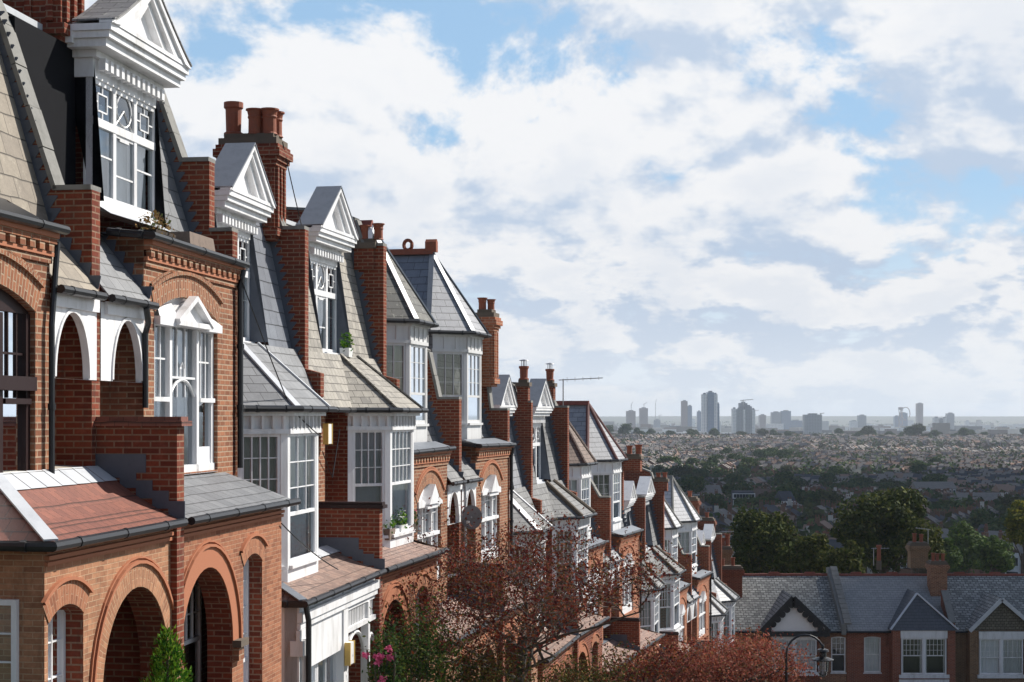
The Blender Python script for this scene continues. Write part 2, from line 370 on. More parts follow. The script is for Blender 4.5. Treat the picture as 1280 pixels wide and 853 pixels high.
# road strip and pavement follow the plan
def ribbon(name, v0, v1, lift, matn, thick=0.0):
    mb = MB().mat(matn); pts = []
    pts.append(PP[0] - dd0 * 22)
    pts += PP[:]; pts.append(PP[-1] + (PP[-1] - PP[-2]).normalized() * 3)
    L = []
    for i, q in enumerate(pts):
        d = (pts[min(i + 1, len(pts) - 1)] - pts[max(i - 1, 0)]).normalized(); n = Vector((d.y, -d.x))
        for v in (v0, v1):
            r = q + n * v; L.append(Vector((r.x, r.y, gz(r.x, r.y) + lift)))
    for i in range(len(pts) - 1):
        a, b, c2, d2 = L[2 * i], L[2 * i + 1], L[2 * i + 3], L[2 * i + 2]
        mb.face([a, b, c2, d2])
        if thick:
            for e, f_ in ((a, d2), (b, c2)): mb.face([e, f_, f_ - Vector((0, 0, thick)), e - Vector((0, 0, thick))])
    return tag(mb.build(name), kind='structure')
ribbon('road', 4.9, 11.0, .012, 'asphalt'); ribbon('pavement', 2.6, 4.9, .13, 'pavement_slab', .13); ribbon('far_pavement', 11.0, 13.2, .13, 'pavement_slab', .13)
# ------------------------------------------------------------------ house components (z is measured from the first-floor sill)
class HF:
    """house frame: a along the front (mirrored when flip), w outwards, z from the first-floor sill"""
    def __init__(s, flip=False): s.flip = flip
    def __call__(s, a, w, z): return ((W - a) if s.flip else a, -w, z + G)
class FF:
    """facet frame between two plan points of a parent frame; t along the facet, w outwards"""
    def __init__(s, fr, p, q):
        s.fr, s.p = fr, p; d = Vector((q[0] - p[0], q[1] - p[1])); s.L = d.length; s.d = d / s.L; s.n = Vector((-s.d.y, s.d.x))
    def __call__(s, t, w, z): return s.fr(s.p[0] + s.d.x * t + s.n.x * w, s.p[1] + s.d.y * t + s.n.y * w, z)
def sash(par, fr, a0, a1, z0, z1, w=0., cols=3, rows=3, split=.5, paint='white_paint', curtain='net_curtain', fw=.055, low=1, cover=1.0, name='window', sill=True):
    """sash window: a frame with glazing bars; pane and curtain are its pieces"""
    mb = MB(fr).mat(paint); d0_, d1_ = w - .05, w + .03
    mb.box(a0, a0 + fw, d0_, d1_, z0, z1); mb.box(a1 - fw, a1, d0_, d1_, z0, z1)
    mb.box(a0 + fw, a1 - fw, d0_, d1_, z1 - fw, z1); mb.box(a0 + fw, a1 - fw, d0_, d1_ - .002, z0, z0 + fw * 1.4)
    zs = z1 - (z1 - z0) * split if split < 1 else z0 + fw
    if split < 1: mb.box(a0 + fw, a1 - fw, d0_ + .01, d1_ - .004, zs - .028, zs + .028)
    b = .016
    for i in range(1, cols):
        x = a0 + fw + (a1 - a0 - 2 * fw) * i / cols; mb.box(x - b / 2 - .003, x + b / 2 + .003, w - .02, w + .018, zs + .028, z1 - fw)
    for j in range(1, rows):
        z = zs + (z1 - fw - zs) * j / rows; mb.box(a0 + fw, a1 - fw, w - .022, w + .014, z - b / 2, z + b / 2)
    for i in range(1, low):
        x = a0 + fw + (a1 - a0 - 2 * fw) * i / low; mb.box(x - b / 2, x + b / 2, w - .02, w + .018, z0 + fw, zs - .028)
    if sill: mb.box(a0 - .05, a1 + .05, d0_, d1_ + .07, z0 - .06, z0 - .004)
    o = mb.build(name, par)
    g = MB(fr).mat('glass'); g.face([(a0 + fw * .5, w - .004, z0 + fw * .5), (a1 - fw * .5, w - .004, z0 + fw * .5), (a1 - fw * .5, w - .004, z1 - fw * .5), (a0 + fw * .5, w - .004, z1 - fw * .5)])
    g.build('pane', o)
    if curtain:
        c = MB(fr).mat(curtain); wd = (a1 - a0) * .5 * cover
        for s0, s1 in (((a0, a1),) if cover >= 1 else ((a0, a0 + wd), (a1 - wd, a1))):
            n = max(4, int((s1 - s0) / .05)); ph = random.random() * 6
            P = [(s0 + (s1 - s0) * i / n, w - .11 + .010 * sin(i * 1.9 + ph) + .006 * sin(i * 4.1)) for i in range(n + 1)]
            for i in range(n):
                (x0, y0), (x1, y1) = P[i], P[i + 1]
                c.face([(x0, y0, z0), (x1, y1, z0), (x1, y1, z1), (x0, y0, z1)], uv=[(x0, z0), (x1, z0), (x1, z1), (x0, z1)])
        c.build('blind' if curtain == 'blind' else 'curtain', o)
    return o
def arcz(op):
    ac, hw, zb, zs, rise = op
    if rise <= hw * 1.001:
        R = (hw * hw + rise * rise) / (2 * rise)
        return lambda a: zs + sqrt(max(0, R * R - (a - ac) ** 2)) - (R - rise)
    return lambda a: zs + rise * sqrt(max(0, 1 - ((a - ac) / hw) ** 2))
def arcpts(op, n=18, off=0.0, legs=0.0):
    ac, hw, zb, zs, rise = op; z = arcz(op); P = []
    for i in range(n + 1):
        a = ac - hw * cos(pi * i / n); P.append(Vector((a, z(a))))
    out = []
    for i, p in enumerate(P):
        d = P[min(i + 1, n)] - P[max(i - 1, 0)]
        nn = Vector((-d.y, d.x)).normalized() if d.length else Vector((0, 1))
        if rise > hw * .9 and i in (0, n): nn = Vector((-1 if i == 0 else 1, 0))
        out.append(p + nn * off)
    if legs: out = [out[0] - Vector((0, legs))] + out + [out[-1] - Vector((0, legs))]
    return out
def arch_wall(mb, a0, a1, z0, z1, ops, w, depth, rev=None):
    m0 = mb.mats[mb.cur]; x = a0
    for op in sorted(ops):
        ac, hw, zb, zs, rise = op
        mb.face([(x, w, z0), (ac - hw, w, z0), (ac - hw, w, z1), (x, w, z1)])
        P = arcpts(op)
        for p, q in zip(P, P[1:]): mb.face([(p.x, w, p.y), (q.x, w, q.y), (q.x, w, z1), (p.x, w, z1)])
        if zb > z0: mb.face([(ac - hw, w, z0), (ac + hw, w, z0), (ac + hw, w, zb), (ac - hw, w, zb)])
        if rev: mb.mat(rev)
        for p, q in zip(P, P[1:]): mb.face([(p.x, w, p.y), (q.x, w, q.y), (q.x, w - depth, q.y), (p.x, w - depth, p.y)])
        for a in (ac - hw, ac + hw): mb.face([(a, w, zb), (a, w, zs), (a, w - depth, zs), (a, w - depth, zb)])
        mb.face([(ac - hw, w, zb), (ac + hw, w, zb), (ac + hw, w - depth, zb), (ac - hw, w - depth, zb)])
        mb.mat(m0); x = ac + hw
    mb.face([(x, w, z0), (a1, w, z0), (a1, w, z1), (x, w, z1)])
def ring(mb, op, w, th, proud, off=0.0, legs=0.0, n=20):
    A = arcpts(op, n, off, legs); B = arcpts(op, n, off + th, legs); L = 0
    for i in range(len(A) - 1):
        l = (A[i + 1] - A[i]).length * 1.1; a, b, c2, d2 = A[i], A[i + 1], B[i + 1], B[i]
        mb.face([(a.x, w + proud, a.y), (b.x, w + proud, b.y), (c2.x, w + proud, c2.y), (d2.x, w + proud, d2.y)], uv=[(0, L), (0, L + l), (th, L + l), (th, L)])
        mb.face([(d2.x, w + proud, d2.y), (c2.x, w + proud, c2.y), (c2.x, w, c2.y), (d2.x, w, d2.y)])
        mb.face([(a.x, w + proud, a.y), (b.x, w + proud, b.y), (b.x, w, b.y), (a.x, w, a.y)])
        L += l
def gutter(par, fr, path, r=.052):
    mb = MB(fr).mat('gutter_black'); mb.tube(path, r, 8)
    P = [Vector(p) for p in path]
    for a, b in zip(P, P[1:]):
        n = max(1, int((b - a).length / 1.3))
        for i in range(n + 1):
            c = a + (b - a) * ((i + .5) / (n + 1)); d = (b - a).normalized() * .03
            mb.tube([tuple(c - d), tuple(c + d)], r * 1.13, 8)
    return mb.build('gutter', par)
def pipe(par, fr, path, r=.045, matn='gutter_black'):
    mb = MB(fr).mat(matn); mb.tube(path, r, 8); P = [Vector(p) for p in path]
    for a, b in zip(P, P[1:]):
        if abs(a.z - b.z) > 1.2:
            for i in range(1, int(abs(a.z - b.z) / 1.1) + 1):
                c = a + (b - a) * (i / (int(abs(a.z - b.z) / 1.1) + 1)); mb.tube([(c.x, c.y, c.z - .035), (c.x, c.y, c.z + .035)], r * 1.35, 8)
    return mb.build('drainpipe', par)
def pot(par, fr, a, w, z, h=.42, r=.115, style=0):
    mb = MB(fr).mat('terracotta')
    prof = [(r * .95, 0), (r * .8, h * .08), (r * .78, h * .6), (r * .9, h * .68), (r * .82, h * .74), (r * .95, h * .92), (r * 1.12, h * .94), (r * 1.12, h), (r * .8, h), (r * .8, h * .8)]
    if style: prof = [(r * 1.1, 0), (r * 1.1, h * .1), (r * .85, h * .14), (r * .92, h * .8), (r * 1.1, h * .84), (r * 1.1, h), (r * .85, h), (r * .85, h * .8)]
    mb.lathe((a, w, z), prof)
    if style == 2:
        mb.mat('steel'); 
        for k in range(4): mb.tube([(a + .07 * cos(k * pi / 2), w + .07 * sin(k * pi / 2), z + h), (a + .07 * cos(k * pi / 2), w + .07 * sin(k * pi / 2), z + h + .16)], .012, 5)
        mb.lathe((a, w, z + h + .16), [(.02, 0), (.15, .0), (.14, .02), (.02, .05)])
    return mb.build('chimney_pot', par, smooth=False)
def chimney(par, fr, a0, a1, w0, w1, z0, z1, pots, mat_='brick_red', ornate=True, capm='chimney_stone'):
    small = a1 - a0 < .45; ornate = ornate and not small
    mb = MB(fr).mat(mat_); mb.box(a0, a1, w0, w1, z0, z1 - (.5 if not small else .12))
    for k, (e, h0, h1) in enumerate(((.04, .5, .42), (.08, .42, .34), (.13, .34, .20), (.09, .20, .12))):
        if small: break
        mb.box(a0 - e, a1 + e, w0 - e, w1 + e, z1 - h0, z1 - h1 - .001)
    if ornate:                                                          # pilaster ribs and plinth bands
        n = 3
        for i in range(n):
            c = a0 + (a1 - a0) * (i + .5) / n; mb.box(c - .045, c + .045, w1, w1 + .05, z0 + .25, z1 - .52)
        n = max(2, int(abs(w1 - w0) / .28))
        for i in range(n):
            c = w0 + (w1 - w0) * (i + .5) / n; mb.box(a0 - .05, a0, c - .045, c + .045, z0 + .25, z1 - .52)
        mb.box(a0 - .05, a1 + .05, w0 - .05, w1 + .07, z0 + .08, z0 + .22)
    mb.mat(capm); mb.box(a0 - .05, a1 + .05, w0 - .05, w1 + .05, z1 - .12, z1); mb.box(a0 + .03, a1 - .03, w0 + .03, w1 - .03, z1, z1 + .09)
    o = mb.build('chimney', par)
    for (a, w_, h, r, st) in pots: pot(o, fr, a, w_, z1 + .08, h, r, st)
    return o
def coping(par, fr, prof, a0, a1, matn='coping_stone', th=.06):
    mb = MB(fr).mat(matn)
    for (w0, z0), (w1, z1) in zip(prof, prof[1:]):
        d = Vector((w1 - w0, z1 - z0)); L = d.length
        if L < .05: continue
        d /= L; n = Vector((-d.y, d.x)); n = -n if n.y < 0 or (abs(n.y) < .01 and n.x < 0) else n
        if abs(d.x) < .05: continue
        k = max(1, round(L / .5))
        for i in range(k):
            s0, s1 = L * i / k + (.006 if i else 0), L * (i + 1) / k - .006; q = random.uniform(-.006, .008)
            P = [Vector((w0, z0)) + d * s0, Vector((w0, z0)) + d * s1]; R = [P[1] + n * (th + q), P[0] + n * (th + q)]
            mb.vz([tuple(p) for p in P + R], a0 - .035, a1 + .035)
    return mb.build('coping', par)
def flashing(par, fr, line, z0, z1, a, step=.15, wd=.2, matn='lead_dark'):
    """stepped lead flashing on the uphill side of a party wall, following the roof line v(z)"""
    mb = MB(fr).mat(matn); z = z0
    while z < z1 - .02:
        zz = min(z + step, z1); v0, v1 = line(z), line(zz)
        mb.vz([(v0 - .02, z), (v0 + .05, z - .01), (v1 + wd, zz - .012), (v1 + wd - .01, zz), (v1 - .02, zz)], a, a + .010)
        z = zz
    return mb.build('flashing', par)
def dentils(mb, t0, t1, w, z0, z1, n, dep, wd=.5):
    st = (t1 - t0) / n
    for i in range(n): c = t0 + st * (i + .5); mb.box(c - st * wd / 2, c + st * wd / 2, w - .01, w + dep, z0, z1)
def pediment_dormer(par, fr, uc, hw, vd, vp, hp, zs, zw, zc, zap, line, roofm, cheekm, back, style, curtain, zline0):
    """white gabled dormer: cheeks, window wall, dentilled cornice, pediment with a short roof behind it"""
    mb = MB(fr).mat(cheekm)
    for a in (uc - hw, uc + hw - .012):
        mb.vz([(vd, zs), (line(zs), zs), (line(zw + .3), zw + .3), (line(zc), zc), (vd, zc)], a, a + .012)
    mb.mat('white_paint'); mb.box(uc - hw, uc + hw, vd - .12, vd, zw, zc - .12)                          # frieze
    mb.box(uc - hw - .03, uc + hw + .03, vd - .1, vd + .10, zs - .12, zs)                                 # sill
    mb.mat('lead_light'); mb.face([(uc - hw, vd + .1, zs - .06), (uc + hw, vd + .1, zs - .06), (uc + hw, line(zs - .2) + .03, zs - .16), (uc - hw, line(zs - .2) + .03, zs - .16)])
    o = mb.build('dormer', par)
    c = MB(fr).mat('white_paint'); h = zc - zw
    steps = ((.00, .40, vd + .03), (.40, .55, vd + .10), (.55, .72, vp - .10), (.72, .86, vp - .04), (.86, 1.0, vp))
    for f0, f1, vv in steps:
        e = (hp - hw) * min(1, max(0, (vv - vd) / (vp - vd + 1e-6))); c.box(uc - hw - e, uc + hw + e, vd - .3 - .01 * f0, vv, zw + h * f0 + .001, zw + h * f1 - .001)
    dentils(c, uc - hw, uc + hw, vd + .09, zw + h * .16, zw + h * .40, 12, .08, .5)
    for sgn in (-1, 1):                                                                             # cornice returns along the cheeks
        x0, x1 = sorted((uc + sgn * hw, uc + sgn * hp)); c.box(x0, x1, back, vd - .31, zw + h * .62, zc - .002)
    c.build('cornice', o)
    P = [(uc - hp, zc), (uc + hp, zc)]; k = 8; rake = []
    for i in range(k + 1):
        s_ = i / k; rake.append((uc + hp * (1 - s_) , zc + (zap - zc) * (s_ ** 1.12 if style else s_)))
    left = [(2 * uc - a, z) for a, z in rake[::-1]]
    pd = MB(fr).mat('white_paint')
    tri = rake + left[1:]
    pd.az([(a, z - .02) for a, z in [(uc - hp, zc)] + [(uc + hp, zc)] + tri[1:-1]], vp - .16, vp - .20)   # recessed tympanum
    for th, w0, w1 in ((.14, vp - .16, vp), (.24, vp - .16, vp - .06), (.05, vp, vp + .04)):
        for (a, z), (b, y) in zip(tri, tri[1:]):
            s1 = th * 1.0; ia, ib = uc + (a - uc) * max(0, 1 - s1 / .9), uc + (b - uc) * max(0, 1 - s1 / .9)
            pd.ext([(a, w0, z), (b, w0, y), (ib, w0, max(zc, y - s1 * 1.15)), (ia, w0, max(zc, z - s1 * 1.15))], (0, w1 - w0, 0))
    pd.box(uc - hp, uc + hp, vp - .16, vp + .015, zc + .002, zc + .06)
    pd.build('pediment', o)
    r = MB(fr).mat(roofm)
    for i in range(len(tri) - 1):
        (a, z), (b, y) = tri[i], tri[i + 1]; up = .035
        r.ext([(a, vp + .05, z + up), (b, vp + .05, y + up), (b, back, y + up), (a, back, z + up)], (0, 0, .025))
    r.mat('white_old'); r.az([(a, z + .01) for a, z in tri] , back, back + .05)
    r.build('dormer_roof', o)
    # window wall: three lights under a patterned transom
    t1 = zw; ww = 2 * hw / 3.; x0 = uc - hw; n = 3
    f = MB(fr).mat('white_paint'); zt = zs + (zw - zs) * .66
    for i in range(4): x = x0 + (2 * hw) * i / 3; f.box(max(x0, x - .05), min(uc + hw, x + .05), vd - .08, vd + .012, zs, zw)
    f.box(x0, uc + hw, vd - .07, vd + .02, zt - .06, zt + .05); f.box(x0, uc + hw, vd - .07, vd + .008, zs, zs + .12 if style else zs + .07); f.box(x0, uc + hw, vd - .07, vd + .008, zw - .06, zw)
    for i in (0, 2):                                                                                # leaded fret panels
        a, b = x0 + ww * i + .05, x0 + ww * (i + 1) - .05; h0, h1 = zt + .05, zw - .06; q = (b - a) * .24; e = (h1 - h0) * .22
        for (p0, p1, p2, p3) in ((a + q, b - q, h0 + e, h0 + e + .02), (a + q, b - q, h1 - e - .02, h1 - e), (a + q, a + q + .02, h0 + e, h1 - e), (b - q - .02, b - q, h0 + e, h1 - e), (a, a + q, (h0 + h1) / 2 - .01, (h0 + h1) / 2 + .01), (b - q, b, (h0 + h1) / 2 - .01, (h0 + h1) / 2 + .01), ((a + b) / 2 - .01, (a + b) / 2 + .01, h1 - e, h1), ((a + b) / 2 - .01, (a + b) / 2 + .01, h0, h0 + e)):
            f.box(p0, p1, vd - .03, vd - .004, p2, p3)
        f.box(a, b, vd - .03, vd - .004, zs + (zt - zs) * (.6 if style else .62) - .012, zs + (zt - zs) * .6 + .012)
    a, b = x0 + ww + .05, x0 + 2 * ww - .05; cx_, cz_ = (a + b) / 2, (zt + zw) / 2 + .03
    loop = [(cx_ + (b - a) * .40 * cos(k * pi / 8), vd - .012, cz_ + (zw - zt) * .40 * sin(k * pi / 8)) for k in range(17)]
    f.tube(loop, .014, 5); f.tube([(a, vd - .012, zt + .05), (cx_, vd - .012, zt + (zw - zt) * .55), (b, vd - .012, zt + .05)], .013, 5)
    f.box(a, b, vd - .03, vd - .004, zs + (zt - zs) * .42 - .012, zs + (zt - zs) * .42 + .012)
    for k in range(4): f.box(a + (b - a) * k / 4, a + (b - a) * (k + 1) / 4, vd - .04, vd + .0, zt - .10 - .05 * (1 - abs(k - 1.5) / 1.5), zt - .05)
    wn = f.build('window', par)
    g = MB(fr).mat('glass'); g.face([(x0 + .02, vd - .02, zs + .02), (uc + hw - .02, vd - .02, zs + .02), (uc + hw - .02, vd - .02, zw - .02), (x0 + .02, vd - .02, zw - .02)]); g.build('pane', wn)
    if curtain:
        c = MB(fr).mat(curtain); N = 46
        for i in range(N):
            p, q = x0 + .03 + (2 * hw - .06) * i / N, x0 + .03 + (2 * hw - .06) * (i + 1) / N; k0, k1 = vd - .13 + .02 * sin(i * 1.7), vd - .13 + .02 * sin(i * 1.7 + 1.7)
            c.face([(p, k0, zs), (q, k1, zs), (q, k1, zt + (.3 if style else 0)), (p, k0, zt + (.3 if style else 0))], uv=[(p, 0), (q, 0), (q, 2), (p, 2)])
        c.build('curtain', wn)
    return o
def roofpoly(mb, pts, lift=0.0): mb.face(pts)
def hipbar(mb, p, q, w_=.14, h_=.05): mb.bar(p, q, w_, h_)
def eaves_brick(par, fr, a0, a1, w, z0, z1, matn, soff=.1):
    mb = MB(fr).mat(matn); h = z1 - z0
    mb.box(a0, a1 - .001, w - .1, w + .03, z0, z0 + h * .22); mb.mat('terracotta_arch'); mb.box(a0, a1 - .001, w - .1, w + .055, z0 + h * .22 + .001, z0 + h * .36)
    mb.mat(matn); n = max(3, int((a1 - a0) / .23)); dentils(mb, a0, a1, w + .02, z0 + h * .37, z0 + h * .62, n, .06, .55)
    mb.box(a0, a1 - .001, w - .1, w + .09, z0 + h * .62 + .001, z0 + h * .80); mb.mat('terracotta_arch'); mb.box(a0, a1 - .001, w - .1, w + .12, z0 + h * .80 + .001, z1)
    return mb.build('cornice', par)

# ------------------------------------------------------------------ per-house specification
TOPS = {  # party wall on the downhill side of each house: (front v, cap height, cap depth, then slope points)
    0: [(0, 3.46), (-.48, 3.46), (-1.16, 5.45), (-1.5, 6.2), (-5, 6.6)],
    1: [(0, 3.55), (-.36, 3.55), (-.36, 4.6), (-.82, 4.6), (-1.12, 5.45), (-1.45, 6.35), (-5, 6.7)],
    4: [(0, 4.2), (-.55, 4.2), (-.80, 5.35), (-1.6, 5.75), (-5, 6.9)],
    5: [(0, 3.95), (-.5, 3.95), (-.62, 4.9), (-.9, 4.9), (-2.2, 5.7), (-5, 6.6)],
    8: [(0, 4.6), (-.4, 4.6), (-.85, 5.35), (-1.5, 5.7), (-5, 6.6)],
    9: [(-.62, 6.0), (-1.5, 6.1), (-5, 6.7)]}
def tops(k):
    if k in TOPS: return TOPS[k]
    if k % 4 in (2, 3):
        c = {2: 5.72, 3: 5.95, 6: 6.1, 7: 5.98, 10: 5.95, 11: 6.3}.get(k, 6.0); return [(-.35, c), (-.80, c), (-.98, c + .55), (-1.5, c + .75), (-5, c + 1.0)]
    return [(0, 4.4), (-.45, 4.4), (-.85, 5.35), (-1.5, 5.7), (-5, 6.6)]
SP = [  # brick, mansard slates, lean-to/bay slates, porch roof, dormer roof, curtain, label
    ('brick_orange', 'slate_tan_big', 'slate_tan_big', 'tile_red', 'lead', 'net_curtain', 'nearest terraced house at the left edge, with dark brown window frames and red tiles'),
    ('brick_orange', 'slate_grey', 'slate_grey', 'slate_grey', 'slate_weathered', 'net_curtain', 'orange brick house behind the conifer, with the tallest white pedimented dormer'),
    ('brick_red', 'slate_blue', 'slate_grey', 'tile_brown', 'lead', 'net_curtain', 'house with smooth blue-grey mansard, white bay and white painted ground floor'),
    ('brick_red', 'slate_tan', 'slate_tan', 'tile_pink', 'lead', 'net_curtain', 'house with tan slate roofs, white pedimented dormer and flower boxes on its porch roof'),
    ('brick_orange', 'slate_mossy', 'slate_weathered', 'tile_pink', 'lead', 'curtain_cream', 'house with mossy pointed turret roof with white hips and cream curtains'),
    ('brick_orange', 'slate_pale', 'slate_weathered', 'tile_pink', 'lead', None, 'house with tall smooth grey turret roof topped by a red ridge tile'),
    ('brick_red', 'slate_pale', 'slate_weathered', 'tile_brown', 'lead', 'net_curtain', 'house just below the two grey turrets, with grey gabled dormer and white roof edge'),
    ('brick_red', 'slate_weathered', 'slate_weathered', 'tile_brown', 'lead', 'net_curtain', 'house with grey bay roof and dark round hip, uphill of the brown turret'),
    ('brick_pink', 'tile_turret', 'slate_weathered', 'tile_pink', 'lead', 'net_curtain', 'house with brown tiled turret roof, uphill half of the brown and grey turret pair'),
    ('brick_pink', 'slate_pale', 'slate_pale', 'tile_pink', 'lead', None, 'house with pale turret roof edged in dark red hip tiles'),
    ('brick_red', 'slate_pale', 'slate_weathered', 'tile_brown', 'lead_light', 'net_curtain', 'house with the first of two white dormers below the red-hipped turret'),
    ('brick_red', 'slate_weathered', 'slate_weathered', 'tile_brown', 'lead_light', 'net_curtain', 'house with bright white boxy dormer and dark hipped bay roof'),
    ('brick_pink', 'slate_white', 'slate_weathered', 'tile_pink', 'lead', None, 'house with dark chimney wall beside the farthest white turret roof'),
    ('brick_pink', 'slate_white', 'slate_pale', 'tile_pink', 'lead', 'net_curtain', 'house with the farthest and whitest pointed turret roof in the terrace'),
    ('brick_red', 'slate_weathered', 'slate_pale', 'tile_brown', 'lead_light', 'net_curtain', 'second last house of the sloping terrace, with small white gabled dormer'),
    ('brick_red', 'slate_pale', 'slate_pale', 'tile_brown', 'lead_light', 'net_curtain', 'last house at the bottom of the sloping terrace, next to the grey-roofed row')]
CHIM = {  # per house: a0, a1, w0, w1, z0, z1, pots (a, w, height, radius, style)
    2: [(W - .5, W + .12, -1.82, -.84, 5.5, 7.35, [(W - .2, -1.70, .62, .16, 1), (W - .36, -1.25, .46, .145, 0), (W - .02, -1.2, .46, .145, 0), (W - .34, -.98, .46, .155, 0), (W - .02, -.96, .46, .145, 0)], 'brick_red')],
    3: [(W - .30, W + .04, -.98, -.55, 5.45, 6.02, [(W - .2, -.78, .30, .10, 0), (W - .1, -.5, .34, .12, 0)], 'brick_red')],
    5: [(W - .42, W + .12, -.85, -.38, 4.6, 6.62, [(W - .2, -.72, .34, .13, 0), (W - .1, -.5, .30, .12, 0)], 'brick_pink')],
    6: [(W - .30, W + .02, -.78, -.44, 6.1, 6.72, [(W - .14, -.60, .42, .14, 2)], 'brick_red')],
    7: [(W - .30, W + .02, -1.15, -.82, 6.1, 6.8, [(W - .14, -.98, .40, .14, 2)], 'brick_red')],
    9: [(W - .40, W + .0, -.55, .12, 5.4, 6.0, [(W - .2, -.35, .34, .13, 0), (W - .2, .02, .38, .15, 0)], 'brick_red')],
    11: [(W - .32, W + .02, -.80, -.18, 6.0, 6.55, [(W - .2, -.6, .2, .12, 0), (W - .2, -.3, .22, .12, 0)], 'brick_red')],
    13: [(W - .4, W + .1, -1.3, -.6, 5.6, 6.9, [(W - .2, -1.0, .3, .13, 0)], 'brick_red')],
    15: [(W - .4, W + .1, -1.6, -.8, 5.6, 6.9, [(W - .2, -1.2, .3, .13, 0)], 'brick_red')]}

